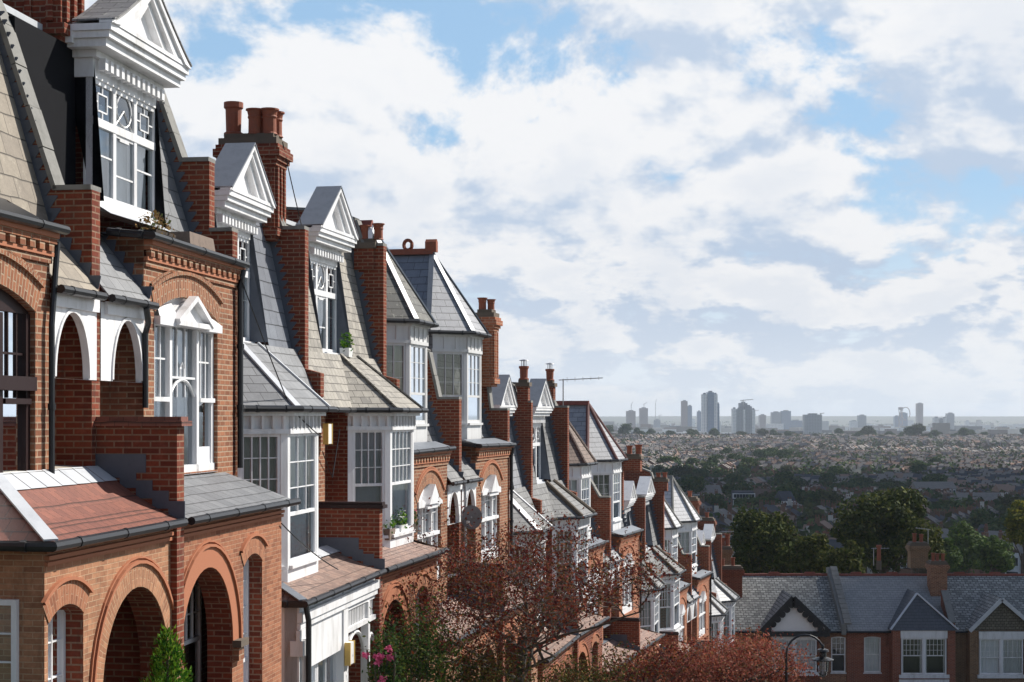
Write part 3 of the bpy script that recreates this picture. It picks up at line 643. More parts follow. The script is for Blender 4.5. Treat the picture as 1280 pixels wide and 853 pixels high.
def make_house(k):
    bm_, ms, ls, pr, dr, cur, label = SP[k]; arch = k % 4 in (0, 1); second = k % 2 == 1
    P, Q = PP[k], PP[k + 1]; d = (Q - P).normalized()
    h = empty('terraced_house', (P.x, P.y, BASE[k] - G), math.atan2(d.y, d.x))
    tag(h, label, 'house', 'houses of the brick terrace running downhill')
    U = HF(False); M = HF(not second)                     # U: plain frame, M: a measured from the party line in the middle of the pair
    lowr = .0 if k < 4 else -.55
    RB = 'brick_red' if bm_ != 'brick_pink' else 'brick_red'
    # rear mass of the building
    mb = MB(U).mat('brick_dull'); mb.box(.02, W - .26, -9.5, -1.42, -G, 3.2); mb.build('rear_wall', h)
    # party wall with piers, coping
    T = tops(k); cor = [] if arch else [(-.06, 3.0), (-.06, 3.12), (-.35, 3.3)]
    if arch: prof = [(-9.5, -G), (0.0 if k % 2 == 0 else -.0, -G)] + [(T[0][0], -.3) if T[0][0] < 0 else (0, -.3)] + T + [(-9.5, T[-1][1] - 1.2)]
    else: prof = [(-9.5, -G), (-.58, -G), (-.58, 2.4), (-.06, 2.7)] + cor[1:2] + [(-.35, 3.2)] + T + [(-9.5, T[-1][1] - 1.2)]
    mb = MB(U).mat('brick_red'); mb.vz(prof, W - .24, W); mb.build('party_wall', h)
    coping(h, U, T if k != 1 else T[2:], W - .24, W)
    if k == 1: coping(h, U, T[:2], W - .24, W)
    # mansard
    if arch and k < 2: line = lambda z: -.53 - .30 * (z - 3.1)
    elif arch: line = lambda z: -.5 - .32 * (z - 3.1)
    else: line = lambda z: -.5 - .21 * (z - 3.1)
    zl0 = 3.1 if arch else 3.3; ztop = 5.75 if arch else 6.0
    uc, hw = (2.88, 1.12) if k < 2 else (2.58, .98)
    if k == 0: uc = W - 2.88
    def mq(mb, a0, a1, z0, z1): mb.face([(a0, line(z0), z0), (a1, line(z0), z0), (a1, line(z1), z1), (a0, line(z1), z1)])
    mb = MB(U).mat(ms if (not arch or k < 2) else 'slate_grey')
    ped = (not arch) or k < 2; zs, zw = (3.55, 5.15) if k < 2 else (3.62, 5.38)
    if ped:
        mq(mb, 0, uc - hw, zl0, ztop if k != 1 else zl0 + .02); mq(mb, uc + hw, W - .25, zl0, ztop); mq(mb, uc - hw, uc + hw, zl0, zs - .3)
    else: mq(mb, 0, W - .25, zl0, ztop)
    mb.mat('lead_dark'); mb.face([(0, line(ztop), ztop), (W - .25, line(ztop), ztop), (W - .25, -6, ztop + .35), (0, -6, ztop + .35)])
    mb.mat('lead_light'); mb.box(0, W - .25, line(ztop) - .1, line(ztop) + .03, ztop - .03, ztop + .05)
    mb.mat('coping_stone'); mb.build('mansard_roof', h)
    flashing(h, U, line, zl0, min(ztop, T[1][1] + (1.9 if k < 2 else .1)) if not arch else 5.6, W - .252)
    if ped:
        style = k < 2
        if k < 2: pediment_dormer(h, U, uc, hw, -.85, -.45, 1.45, 3.6, 5.22, 5.84, 6.68, line, dr, 'shade_black', -.98, True, cur if k else 'net_curtain', zl0)  # cheeks coloured near-black for the shade on their uphill side
        else: pediment_dormer(h, U, uc, hw, -.95, -.58, 1.2, 3.62, 5.38, 5.95, 6.84 if k < 10 else 6.7, line, dr, 'lead_dark', -1.05, False, cur, zl0)
    else: turret(h, M, k, ms, cur)
    sol = ms
    # front
    if arch:
        z1 = 3.05 if k != 0 else 2.82
        if k in (4, 5): z1 = 3.0
        op = (3.02, 1.26, 0.02, z1 - .90, .27) if k < 2 else (3.0, 1.02, 0.02, z1 - 1.15, .42)
        mb = MB(M).mat(bm_); arch_wall(mb, 1.4, W, lowr - .7, z1 - .32, [op], 0, .26)
        mb.face([(1.4, 0, lowr - .7), (1.4, 0, z1), (1.4, -1.3, z1), (1.4, -1.3, lowr - .7)]); mb.face([(W, 0, z1 - .32), (1.4, 0, z1 - .32), (1.4, -.3, z1 - .32), (W, -.3, z1 - .32)])
        if not second: pass
        mb.build('bay_wall', h)
        mb = MB(M).mat(bm_); ring(mb, op, 0, .30, .012); mb.mat('terracotta_arch' if k > 1 else bm_); ring(mb, op, 0, .045, .05, .30); ring(mb, op, 0, .03, .03, .36)
        mb.build('brick_arch', h)
        eaves_brick(h, M, 1.4, W, 0, z1 - .34, z1, bm_)
        mb = MB(M).mat('gutter_black'); mb.face([(1.32, .13, z1 + .03), (W, .13, z1 + .03), (W, line(zl0 + .1), zl0 + .12), (1.32, line(zl0 + .1), zl0 + .12)])
        mb.mat(bm_); mb.face([(1.4, 0, z1 - .3), (1.4, 0, z1 + .01), (1.4, -.5, zl0 + .1), (1.4, -.5, z1 - .3)]); mb.build('eaves', h)
        gutter(h, M, [(1.32, -.45, z1 + .10), (1.30, .15, z1 + .04), (W - .01, .15, z1 + .01)])
        if k > 1:                                                      # pale roof lip glinting over the gutter
            mb = MB(M).mat('lead'); mb.face([(1.35, .10, z1 + .07), (W, .10, z1 + .06), (W, -.3, z1 + .20), (1.35, -.3, z1 + .20)]); mb.build('lead_skirt', h)
        pipe(h, M, [(W - .08, .12, z1 - .06), (W - .10, .075, z1 - .3), (W - .10, .075, .02)]) if second else pipe(h, M, [(1.33, .06, z1 - .1), (1.5, .07, 1.8), (1.5, .07, 0)], .035) if k == 0 else None
        if k == 1: pipe(h, M, [(1.05, .17, 2.16), (1.25, .12, 1.98), (1.33, .05, 1.85), (1.33, .05, .9)], .04)
        # arched window
        paint = 'timber_dark' if k == 0 else 'white_paint'
        if k < 2: venetian(h, M, op, -.11, paint, cur)
        else: gothic(h, M, op, -.12, cur)
        # recess: balcony behind an arched white screen, lean-to roof over it
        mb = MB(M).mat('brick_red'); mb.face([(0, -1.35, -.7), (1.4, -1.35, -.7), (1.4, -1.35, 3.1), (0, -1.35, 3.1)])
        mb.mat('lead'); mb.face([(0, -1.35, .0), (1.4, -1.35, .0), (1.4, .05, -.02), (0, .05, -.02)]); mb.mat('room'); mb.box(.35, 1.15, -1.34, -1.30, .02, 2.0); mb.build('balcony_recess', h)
        so = (.82, .46, 1.22, 1.24, .74)
        mb = MB(M).mat('white_paint'); arch_wall(mb, .12 if not second else 0.0, 1.4, 1.22, 2.16, [so], .01, .07)
        mb.face([(.0, .01, 1.22), (.36, .01, 1.22), (.36, -.06, 1.22), (.0, -.06, 1.22)]); mb.face([(1.28, .01, 1.22), (1.4, .01, 1.22), (1.4, -.06, 1.22), (1.28, -.06, 1.22)])
        mb.box(.12, 1.39, .011, .05, 2.02, 2.17); ring(mb, so, .01, .04, .02, 0); mb.build('arched_screen', h)
        lz = lambda v: 2.22 + (.1 - v) * 1.25
        mb = MB(M).mat(ls); a0 = .24 if not second else 0.0
        mb.ext([(a0, .12, lz(.12)), (1.41, .12, lz(.12)), (1.41, -.75, lz(-.75)), (a0, -.75, lz(-.75))], (0, 0, .03)); mb.build('lean_to_roof', h)
        gutter(h, M, [(a0, .15, 2.2), (1.44, .15, 2.2)], .05)
        if second:  # flashing on the bay return, uphill-facing
            flashing(h, U, lambda z: .1 - (z - 2.22) / 1.25, 2.3, 3.15, 1.4 - .012)
        else: flashing(h, U, lambda z: .1 - (z - 2.22) / 1.25, 2.3, 3.3, W - .252)
    else:
        canted(h, M, k, ls, cur)
    if k < 14 or True: ground_block(h, M, k, bm_, pr, lowr, second)
    for (a0, a1, w0, w1, z0, z1, pots, mt) in CHIM.get(k, []): chimney(h, U, a0, a1, w0, w1, z0, z1, pots, mt)
    if k == 1:
        mb = MB(U).mat('shade_black'); mb.box(.01, uc - hw + .02, -4, -1.08, 3.0, 5.6); mb.box(uc - hw, uc + hw, -4, -1.0, 5.0, 5.62); mb.face([(0, -.4, 3.1), (uc - hw, -.4, 3.1), (uc - hw, -1.1, 3.16), (0, -1.1, 3.16)]); mb.build('roof_shade_box', h)  # near-black box added where the roof left of the dormer lies in shade
        chimney(h, U, 1.3, 2.0, -2.5, -1.07, 5.6, 8.4, [(1.6, -1.4, .5, .15, 0), (1.6, -1.9, .5, .15, 0)], 'brick_red')
    return h

def venetian(h, fr, op, w, paint, cur):
    ac, hw, zb, zs, rise = op; z = arcz(op); mb = MB(fr).mat(paint)
    x = [ac - hw, ac - hw * .42, ac + hw * .42, ac + hw]; f = .05
    P = arcpts(op); w1 = w + .05
    zh = zs - .12 if paint != 'timber_dark' else zs - .02
    mb.ext([(ac - hw, w1 - .02, zh)] + [(p.x, w1 - .02, p.y) for p in P] + [(ac + hw, w1 - .02, zh)], (0, -.08, 0))                # head board filling the arch
    for i in (0, 3): c = min(max(x[i], ac - hw + f), ac + hw - f); mb.box(c - f, c + f, w - .05, w1, zb, zh)
    for i in (1, 2): mb.box(x[i] - .045, x[i] + .045, w - .05, w1 + .02, zb, zh - .02)
    mb.box(ac - hw, ac + hw, w - .05, w1 + .02, zb, zb + .10)
    if paint == 'timber_dark': mb.box(ac - hw, ac + hw, w - .05, w1 + .08, zb + 1.05, zb + 1.2)
    zt = zb + (zh - zb) * .50
    for i in (0, 2): mb.box(x[i] + (.05 if i == 0 else .065), x[i + 1] - (.065 if i == 0 else .05), w - .04, w1 + .04, zt - .035, zt + .025)
    mb.box(x[1] + .065, x[2] - .065, w - .04, w1 - .0, zt + .28, zt + .31)
    for i in range(3):                                                       # glazing bars of the upper lights
        a, b = x[i] + .06, x[i + 1] - .06
        for j in (1, 2): c = a + (b - a) * j / 3; mb.box(c - .011, c + .011, w - .01, w + .02, zt + .03, zh)
        if i != 1: mb.box(a, b, w - .01, w + .018, (zt + zh) / 2 + .02, (zt + zh) / 2 + .045)
        if i != 1: mb.box(a, b, w - .03, w + .03, zb + .1, zb + .34) if paint != 'timber_dark' else None
    if paint != 'timber_dark':
        cx_ = ac; q = (cx_, (x[2] - x[1]) / 2 - .06, 0, zt + .05, .22)        # keyhole light
        mb.tube([(p.x, w + .03, p.y) for p in arcpts(q, 12)], .022, 6)
        mb.tube([(cx_ - .07, w + .03, zt + .24), (cx_ - .07, w + .03, zt + .42), (cx_, w + .03, zt + .5), (cx_ + .07, w + .03, zt + .42), (cx_ + .07, w + .03, zt + .24)], .016, 6)
        # little cornices and the central pediment hood
        for i in (0, 2): mb.box(x[i] + .02, x[i + 1] + (.07 if i == 0 else -.02) - (0.0), w, w1 + .14, zh - .04, zh + .07)
        pw = (x[2] - x[1]) / 2 + .10; pz = zh + .05; ap = z(ac) - .05
        mb.ext([(ac - pw, w, pz), (ac + pw, w, pz), (ac, w, ap)], (0, .16, 0))
        for sg in (-1, 1): mb.bar((ac + sg * (pw + .06), w + .20, pz - .02), (ac, w + .20, ap + .04), .12, .07)
        mb.box(ac - pw - .05, ac + pw + .05, w, w + .24, pz - .07, pz)
        mb.face([(ac - hw + .02, w + .18, zh + .07), (x[1] - .02, w + .18, zh + .07), (x[1] + .08, w + .04, zh + .30), (ac - hw + .3, w + .04, zh + .22)])
        mb.face([(x[2] + .02, w + .18, zh + .07), (ac + hw - .02, w + .18, zh + .07), (ac + hw - .3, w + .04, zh + .22), (x[2] - .08, w + .04, zh + .30)])
    o = mb.build('arched_window', h)
    g = MB(fr).mat('glass'); g.face([(ac - hw + .02, w, zb + .05), (ac + hw - .02, w, zb + .05), (ac + hw - .02, w, zh), (ac - hw + .02, w, zh)]); g.build('pane', o)
    c = MB(fr).mat('net_curtain')
    for i in range(3):
        a, b = x[i] + .04, x[i + 1] - .04; segs = [(a, b)] if i != 1 else [(a, a + .22), (b - .22, b)]
        if i == 2: segs = [(a, a + .10), (b - .38, b)]
        for s0, s1 in segs:
            n = max(4, int((s1 - s0) / .045))
            for j in range(n):
                p, q = s0 + (s1 - s0) * j / n, s0 + (s1 - s0) * (j + 1) / n
                c.face([(p, w - .14 + .025 * sin(j * 1.8), zb + .1), (q, w - .14 + .025 * sin(j * 1.8 + 1.8), zb + .1), (q, w - .14 + .02 * sin(j * 1.8 + 1.8), zh), (p, w - .14 + .02 * sin(j * 1.8), zh)], uv=[(p, 0), (q, 0), (q, 2), (p, 2)])
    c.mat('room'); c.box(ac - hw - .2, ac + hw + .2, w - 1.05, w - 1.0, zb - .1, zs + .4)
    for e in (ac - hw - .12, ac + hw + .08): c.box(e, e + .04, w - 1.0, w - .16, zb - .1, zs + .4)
    c.build('curtain', o)

def gothic(h, fr, op, w, cur):
    """white arched window with a small pointed hood in the middle"""
    ac, hw, zb, zs, rise = op; z = arcz(op); mb = MB(fr).mat('white_paint'); w1 = w + .05; x = [ac - hw, ac - hw * .38, ac + hw * .38, ac + hw]
    zh = zs - .05; mb.ext([(ac - hw, w1 - .02, zh)] + [(p.x, w1 - .02, p.y) for p in arcpts(op)] + [(ac + hw, w1 - .02, zh)], (0, -.07, 0))
    for i in range(4): c = min(max(x[i], ac - hw + .05), ac + hw - .05); mb.box(c - .042, c + .042, w - .05, w1 + (.02 if i in (1, 2) else 0), zb, zh)
    mb.box(ac - hw, ac + hw, w - .05, w1 + .03, zb, zb + .3); mb.box(ac - hw, ac + hw, w - .04, w1 + .05, zb + 1.05, zb + 1.13)
    for i in range(3):
        a, b = x[i] + .05, x[i + 1] - .05; c = (a + b) / 2; mb.box(c - .012, c + .012, w - .01, w + .02, zb + .3, zh)
        mb.box(a, b, w - .01, w + .018, zb + 1.55, zb + 1.575)
    for i in (0, 2): mb.az([(x[i] - .0, zh - .04), (x[i + 1], zh - .04), (x[i + 1], zh + .10), ((x[i] + x[i + 1]) / 2, zh + .14), (x[i], zh + .04)], w, w + .16)
    mb.az([(x[1] - .1, zh + .02), (x[2] + .1, zh + .02), (ac, z(ac) - .01)], w, w + .26); mb.box(x[1] - .12, x[2] + .12, w, w + .22, zh - .08, zh + .0)
    o = mb.build('arched_window', h)
    g = MB(fr).mat('glass'); g.face([(ac - hw + .02, w, zb + .05), (ac + hw - .02, w, zb + .05), (ac + hw - .02, w, zh), (ac - hw + .02, w, zh)]); g.build('pane', o)
    c = MB(fr).mat('net_curtain'); c.box(ac - hw, ac - hw * .2, w - .14, w - .12, zb, zh); c.box(ac + hw * .4, ac + hw, w - .14, w - .12, zb, zh)
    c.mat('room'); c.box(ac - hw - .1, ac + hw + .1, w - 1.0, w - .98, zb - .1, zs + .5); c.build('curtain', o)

def turret(h, fr, k, rm, cur):
    A = [(1.1, -2.6), (1.1, -1.05), (1.9, -.35), (3.4, -.35), (4.2, -1.05), (4.2, -2.6)]
    z0, z1 = 3.18, 5.92; paint = 'white_old' if k < 8 else 'white_paint'
    par = MB(fr).mat(paint)
    for (p, q, cols) in ((A[1], A[2], 3), (A[2], A[3], 2), (A[3], A[4], 3)):
        f = FF(fr, p, q); f.n = -f.n if (f.n.y < 0) else f.n
        par.fr = f; L = f.L
        par.box(0, L, -.08, 0, z0, 3.62); par.box(0, L, -.08, 0, 5.42, z1); par.box(0, .10, -.08, .0, 3.62, 5.42); par.box(L - .10, L, -.08, .0, 3.62, 5.42)
        par.box(-.02, L + .02, 0, .03, 5.42, 5.5); n = 4 if L > 1.2 else 3
        for i in range(n + 1): c = L * i / n; par.box(max(0, c - .02), min(L, c + .02), .001, .025, 5.5, z1 - .08)
        par.box(-.03, L + .03, 0, .06, z1 - .1, z1)
    par.fr = fr; par.mat('slate_grey' if k != 4 else 'slate_mossy')
    for a in (1.1, 4.2): par.face([(a, -1.05, z0), (a, -1.05, z1), (a, -2.9, z1), (a, -2.9, z0)])
    o = par.build('turret', h)
    for (p, q, cols, cu_) in ((A[1], A[2], 3, cur), (A[2], A[3], 3, 'net_curtain'), (A[3], A[4], 3, cur)):
        f = FF(fr, p, q); f.n = -f.n if (f.n.y < 0) else f.n
        sash(h, f, .10, f.L - .10, 3.62, 5.42, -.04, cols, 3, .62, paint, cu_, sill=True, cover=1.0 if cu_ == 'net_curtain' else .6)
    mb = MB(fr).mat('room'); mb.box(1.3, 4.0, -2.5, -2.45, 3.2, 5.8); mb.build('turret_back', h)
    # roof: five facets under a short ridge
    e = z1 + .02; E = [(.95, -3.6), (.95, -1.12), (1.83, -.18), (3.47, -.18), (4.35, -1.12), (4.35, -3.6)]
    ap, bk, zt = (2.65, -1.5), (2.65, -3.2), 8.08 if k != 4 else 8.2
    r = MB(fr).mat(rm)
    def fc(pl): r.face([(a, w_, z) for a, w_, z in pl])
    E3 = [(a, w_, e) for a, w_ in E]; A3 = (ap[0], ap[1], zt); B3 = (bk[0], bk[1], zt)
    if k == 5: r.mat('slate_blue')
    fc([E3[0], E3[1], A3, B3]); r.mat(rm); fc([E3[1], E3[2], A3]); fc([E3[2], E3[3], A3]); fc([E3[3], E3[4], A3]); fc([E3[4], E3[5], B3, A3])
    r.mat('gutter_black'); r.aw(E, e - .06, e - .005)
    ro = r.build('turret_roof', h)
    hm = {4: 'lead_light', 5: 'lead', 8: 'tile_turret', 9: 'hip_maroon', 12: 'coping_stone', 13: 'coping_stone'}[k]
    rr = .07 if k in (8, 9, 12, 13) else .0
    for i in (1, 2, 3, 4):
        hb = MB(fr).mat(hm)
        if rr: hb.tube([E3[i], A3], rr, 8)
        else: hb.bar((E3[i][0], E3[i][1], E3[i][2] + .03), (A3[0], A3[1], A3[2] + .02), .13, .03)
        hb.build('hip', ro)
    rd = MB(fr).mat('terracotta' if k in (5, 8) else 'ridge_red' if k in (4, 9) else 'coping_stone')
    rd.az([(2.5, zt - .06), (2.8, zt - .06), (2.68, zt + .10), (2.62, zt + .10)], bk[1], ap[1] + .05)
    if k == 5:
        rd.az([(2.56, zt), (2.74, zt), (2.74, zt + .26), (2.65, zt + .34), (2.56, zt + .26)], ap[1] - .16, ap[1] + .14)
        rd.tube([(2.65, -2.15 + .11 * cos(q * pi / 8), zt + .20 + .13 * sin(q * pi / 8)) for q in range(17)], .05, 6)
    rd.build('ridge', ro)
    gutter(h, fr, [(E[0][0] - .03, -2.2, e - .03), (E[1][0] - .04, E[1][1], e - .03), (E[2][0], E[2][1] + .05, e - .03), (E[3][0], E[3][1] + .05, e - .03), (E[4][0] + .04, E[4][1], e - .03)], .05)

def canted(h, fr, k, ls, cur):
    B = [(1.75, -.15), (2.45, .5), (4.25, .5), (4.92, -.15)]; paint = 'white_paint'; zt = 2.08; ze = 2.45
    mb = MB(fr).mat(paint)
    for i, (p, q) in enumerate(zip(B, B[1:])):
        f = FF(fr, p, q); f.n = -f.n if f.n.y < 0 else f.n; mb.fr = f; L = f.L
        mb.box(0, L, -.1, 0, -.45, .02); mb.box(0, L, -.1, 0, zt, ze); mb.box(0, .12, -.1, .001, .02, zt); mb.box(L - .12, L, -.1, .001, .02, zt)
        mb.box(-.03, L + .03, .001, .05, zt - .01, zt + .07); mb.box(-.05, L + .05, .001, .12, ze - .1, ze)
        n = 5 if i != 1 else 8
        for j in range(n): c = L * (j + .5) / n; mb.az([(c - .02, zt + .07), (c + .02, zt + .07), (c + .02, ze - .1), (c - .02, ze - .1)], .001, .07)
    mb.fr = fr
    o = mb.build('bay', h)
    for i, (p, q) in enumerate(zip(B, B[1:])):
        f = FF(fr, p, q); f.n = -f.n if f.n.y < 0 else f.n
        cu_ = {2: 'blind', 3: 'curtain_lilac', 7: 'curtain_cream'}.get(k, cur) if i != 1 else 'net_curtain'
        sash(h, f, .12, f.L - .12, .02, zt, -.04, 4 if i != 1 else 3 if k == 2 else 5, 6 if (k == 2 and i != 1) else 3, (.52 if k != 2 else .98 if i != 1 else .62), paint, cu_, cover=1.0 if i == 1 or k in (2, 3) else .55)
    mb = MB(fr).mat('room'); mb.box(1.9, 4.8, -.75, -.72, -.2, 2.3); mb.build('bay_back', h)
    # recessed brick wall and the return of the bay
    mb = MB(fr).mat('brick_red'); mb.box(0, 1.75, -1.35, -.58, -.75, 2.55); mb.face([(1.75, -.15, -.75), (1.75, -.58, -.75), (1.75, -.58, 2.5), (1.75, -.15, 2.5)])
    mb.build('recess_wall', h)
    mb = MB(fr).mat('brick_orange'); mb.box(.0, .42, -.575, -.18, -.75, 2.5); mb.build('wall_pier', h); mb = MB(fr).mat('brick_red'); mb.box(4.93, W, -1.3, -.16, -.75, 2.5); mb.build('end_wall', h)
    # bay roof
    ze2 = ze + .03; E = [(0, -.02), (1.62, -.02), (2.38, .68), (4.32, .68), (5.05, -.02), (W, -.02)]; T0, T1, zt2 = (2.5, -.52), (3.6, -.52), 3.55
    r = MB(fr).mat(ls); g3 = lambda p, z: (p[0], p[1], z)
    r.face([g3(E[0], ze2), g3(E[1], ze2), g3(T0, zt2), (0, -.52, zt2)]); r.face([g3(E[1], ze2), g3(E[2], ze2), g3(T0, zt2)])
    r.face([g3(E[2], ze2), g3(E[3], ze2), g3(T1, zt2), g3(T0, zt2)]); r.face([g3(E[3], ze2), g3(E[4], ze2), g3(T1, zt2)]); r.face([g3(E[4], ze2), g3(E[5], ze2), (W, -.52, zt2), g3(T1, zt2)])
    r.mat('gutter_black'); r.aw([(0, -.6)] + E + [(W, -.6)], ze2 - .05, ze2 - .006)
    ro = r.build('bay_roof', h)
    hmt = ({3: 'slate_tan', 2: 'lead_light', 7: 'chimney_stone', 11: 'chimney_stone', 6: 'white_paint'}.get(k, 'coping_stone'))
    for a, b in ((E[2], T0), (E[3], T1)):
        hb = MB(fr).mat(hmt)
        if k in (7, 11, 10, 14, 15): hb.tube([g3(a, ze2 + .02), g3(b, zt2 + .02)], .08, 8)
        else: hb.bar(g3(a, ze2 + .02), g3(b, zt2 + .02), .12 if k != 6 else .2, .03)
        hb.build('hip', ro)
    gutter(h, fr, [(.1, .04, ze2 - .02)] + [(1.6, .04, ze2 - .02), (2.36, .75, ze2 - .02), (4.34, .75, ze2 - .02), (5.08, .04, ze2 - .02), (W - .02, .04, ze2 - .02)], .05)

def ground_block(h, fr, k, bm_, pr, lowr, second):
    """porch storey that stands forward of the bays, its tiled lean-to roof and the dividing balcony wall"""
    end = 3.55 if k == 0 else 4.4 if k == 1 else W - .02 if k % 2 == 0 else 4.55
    ze = -.42 + lowr; zt = (-.02 if k else .18) + lowr; VW = .92
    wm = 'white_paint' if k == 2 else ('brick_buff' if k == 0 else 'brick_fine' if k < 4 else bm_)
    mb = MB(fr).mat(wm); z0 = -G
    if k != 2:
        ops = [(1.18, .98, z0 + .25, -2.15 + lowr, 1.05), (3.05, .42, -3.0 + lowr, -1.22 + lowr, .14)]
        if end > 4.5: ops[1] = (3.3, .5, -3.0 + lowr, -1.22 + lowr, .16)
        arch_wall(mb, 0, end, z0, ze - .02, ops, VW, .34, 'brick_red')
    else:
        mb.face([(0, VW, z0), (end, VW, z0), (end, VW, z0 + .6), (0, VW, z0 + .6)])
        mb.box(2.5, end - .3, VW - .2, VW, -1.52, ze - .02); mb.box(0, 2.2, VW - .2, VW, -.93, ze - .021); mb.box(end - .3, end, VW - .2, VW + .03, z0, ze - .03); mb.box(2.2, 2.5, VW - .2, VW + .03, z0, ze - .03)
        mb.box(0, end + .02, VW, VW + .08, -.75, -.6); mb.box(0, end + .02, VW, VW + .05, -.85, -.76); mb.box(end - .32, end + .06, VW, VW + .06, -1.02, -.86)
    mb.face([(end, VW, z0), (end, -.3, z0), (end, -.3, ze + .2), (end, VW, ze)])
    if k == 2: mb.tube([(end - .16, VW + .05, z0), (end - .16, VW + .05, -1.0)], .09, 10); mb.box(end - .34, end + .05, VW - .1, VW + .10, -1.25, -1.02)
    o = mb.build('porch_wall', h)
    if k != 2:
        mb = MB(fr).mat('terracotta_arch' if second else 'brick_buff' if k == 0 else bm_); ring(mb, ops[0], VW, .26, .014)
        mb.mat('terracotta_arch'); ring(mb, ops[0], VW, .035, .045, .26); ring(mb, ops[0], VW, .02, .025, .32)
        mb.mat('brick_fine'); ring(mb, ops[1], VW, .24, .012); mb.mat('terracotta_arch'); ring(mb, ops[1], VW, .035, .045, .24)
        mb.mat('chimney_stone'); mb.box(2.17, 2.5, VW, VW + .12, -2.24 + lowr, -2.15 + lowr); mb.mat(bm_); mb.box(2.2, 2.42, VW, VW + .08, -2.42 + lowr, -2.25 + lowr)
        mb.mat('terracotta_arch'); mb.box(0, end, VW, VW + .035, -.66 + lowr, -.62 + lowr); mb.box(0, end, VW, VW + .05, -.60 + lowr, -.56 + lowr)
        mb.mat('brick_fine'); mb.box(0, end, VW, VW + .03, -.54 + lowr, ze - .03); mb.build('brick_arches', h)
        a0, a1 = ops[1][0] - ops[1][1], ops[1][0] + ops[1][1]
        sash(h, fr, a0, a1, -3.0 + lowr, -1.06 + lowr, VW - .22, 3, 4, .78, 'white_paint', 'net_curtain', low=2)
    if k == 0:
        fs = FF(fr, (end, .66), (end, .04)); sash(h, fs, 0, .62, -2.75, -.98, .03, 2, 3, .5, 'white_paint', 'net_curtain')
    # porch interior
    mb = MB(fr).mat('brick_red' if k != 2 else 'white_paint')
    bv = .25 if k == 1 else -.3
    mb.face([(0, bv, z0), (end, bv, z0), (end, bv, ze), (0, bv, ze)])
    if k != 1: mb.face([(2.4, -.3, z0), (2.4, VW - .34, z0), (2.4, VW - .34, ze), (2.4, -.3, ze)])
    mb.mat('pavement_slab'); mb.box(0, end, -.3, VW + .0, z0 - .05, z0 + .12); mb.build('porch_inside', h)
    if k == 1: sash(h, fr, 1.8, 2.62, -3.3, -1.05, .31, 3, 3, .5, 'white_paint', None)
    elif k > 2: sash(h, fr, .5, 1.95, -2.9, -.95, -.24, 4, 3, .5, 'white_paint', None)
    else:
        mb = MB(fr).mat('timber_dark'); mb.box(.7, 1.6, -.29, -.24, z0 + .12, -1.6); mb.build('front_door', h)
    if k == 2:
        sash(h, fr, 2.5, 3.65, -3.4, -1.53, VW - .14, 2, 1, .3, 'white_paint', 'net_curtain'); sash(h, fr, 3.7, end - .31, -3.4, -1.53, VW - .14, 2, 1, .3, 'white_paint', 'net_curtain')
        mb = MB(fr).mat('white_paint')
        for (x0, x1) in ((.02, .60), (.72, 2.19)):
            so = ((x0 + x1) / 2, (x1 - x0) / 2 - .03, -1.95, -1.85, .48 if x1 > 1 else .3); mb.tube([(p.x, VW - .05, p.y) for p in arcpts(so)], .04, 6)
            nb_ = int((x1 - x0) / .11)
            for j in range(nb_): c = x0 + (x1 - x0) * (j + .5) / nb_; mb.box(c - .018, c + .018, VW - .07, VW - .03, -1.22, -.93)
            mb.box(x0, x1, VW - .1, VW + .02, -1.30, -1.22)
        mb.box(.60, .72, VW - .12, VW + .02, z0, -.93); mb.build('porch_screen', h)
    # roof: eave to balcony edge, hipped at the free end
    r = MB(fr).mat(pr); E = VW + .13; a0 = .12
    ex = end + .14; tx = max(a0 + .5, end - .72)
    P = [(a0, E, ze), (ex, E, ze), (tx if k != 1 else ex - .1, .06, zt), (a0, .06, zt)]; n = 8
    def sag(t): return -.05 * sin(pi * t) if pr.startswith('tile') else 0
    for i in range(n):
        t0, t1 = i / n, (i + 1) / n; L = lambda t: [P[0][j] + (P[3][j] - P[0][j]) * t for j in range(3)]; R = lambda t: [P[1][j] + (P[2][j] - P[1][j]) * t for j in range(3)]
        q = [L(t0), R(t0), R(t1), L(t1)]
        for p_, t in zip(q, (t0, t0, t1, t1)): p_[2] += sag(t)
        r.face([tuple(p_) for p_ in q])
    if k != 1: r.face([(ex, E, ze), (ex, .0, ze), (tx, .06, zt)])
    r.mat('gutter_black'); r.face([(0, E, ze - .01), (ex, E, ze - .01), (ex, VW, ze - .03), (0, VW, ze - .03)])
    ro = r.build('porch_roof', h)
    l = MB(fr).mat('lead_light' if k in (0, 2) else 'lead')
    if k in (0, 2):
        m_ = 7
        for i in range(m_):
            x0, x1 = a0 + (tx - a0) * i / m_, a0 + (tx - a0) * (i + 1) / m_ - .008
            l.face([(x0, .27, zt + (ze - zt) * .22 + .012 - (.02 if k == 0 else 0)), (x1, .27, zt + (ze - zt) * .22 + .016 - (.02 if k == 0 else 0)), (x1, .03, zt + .035), (x0, .03, zt + .03)])
        l.mat('lead_light' if k == 0 else 'lead').bar((ex, E, ze + .03), (tx, .06, zt + .02), .15, .02)
    l.mat('floor_cream' if k == 0 else 'lead')
    l.face([(a0, .06, zt + .02), (tx + (.5 if k == 1 else 0), .06, zt + .02), (tx + (.5 if k == 1 else 0), -.6, zt + .05), (a0, -.6, zt + .05)])
    l.build('lead_flashing', ro)
    gutter(h, fr, [(a0, E + .04, ze - .03), (ex + (.12 if k == 1 else .04), E + .04, ze - .03)] + ([(ex + .04, -.1, ze - .03)] if k != 1 else []))
    if k == 2: pipe(h, fr, [(end - .0, E, ze - .06), (end - .05, VW + .16, ze - .3), (end - .05, VW + .16, z0)])
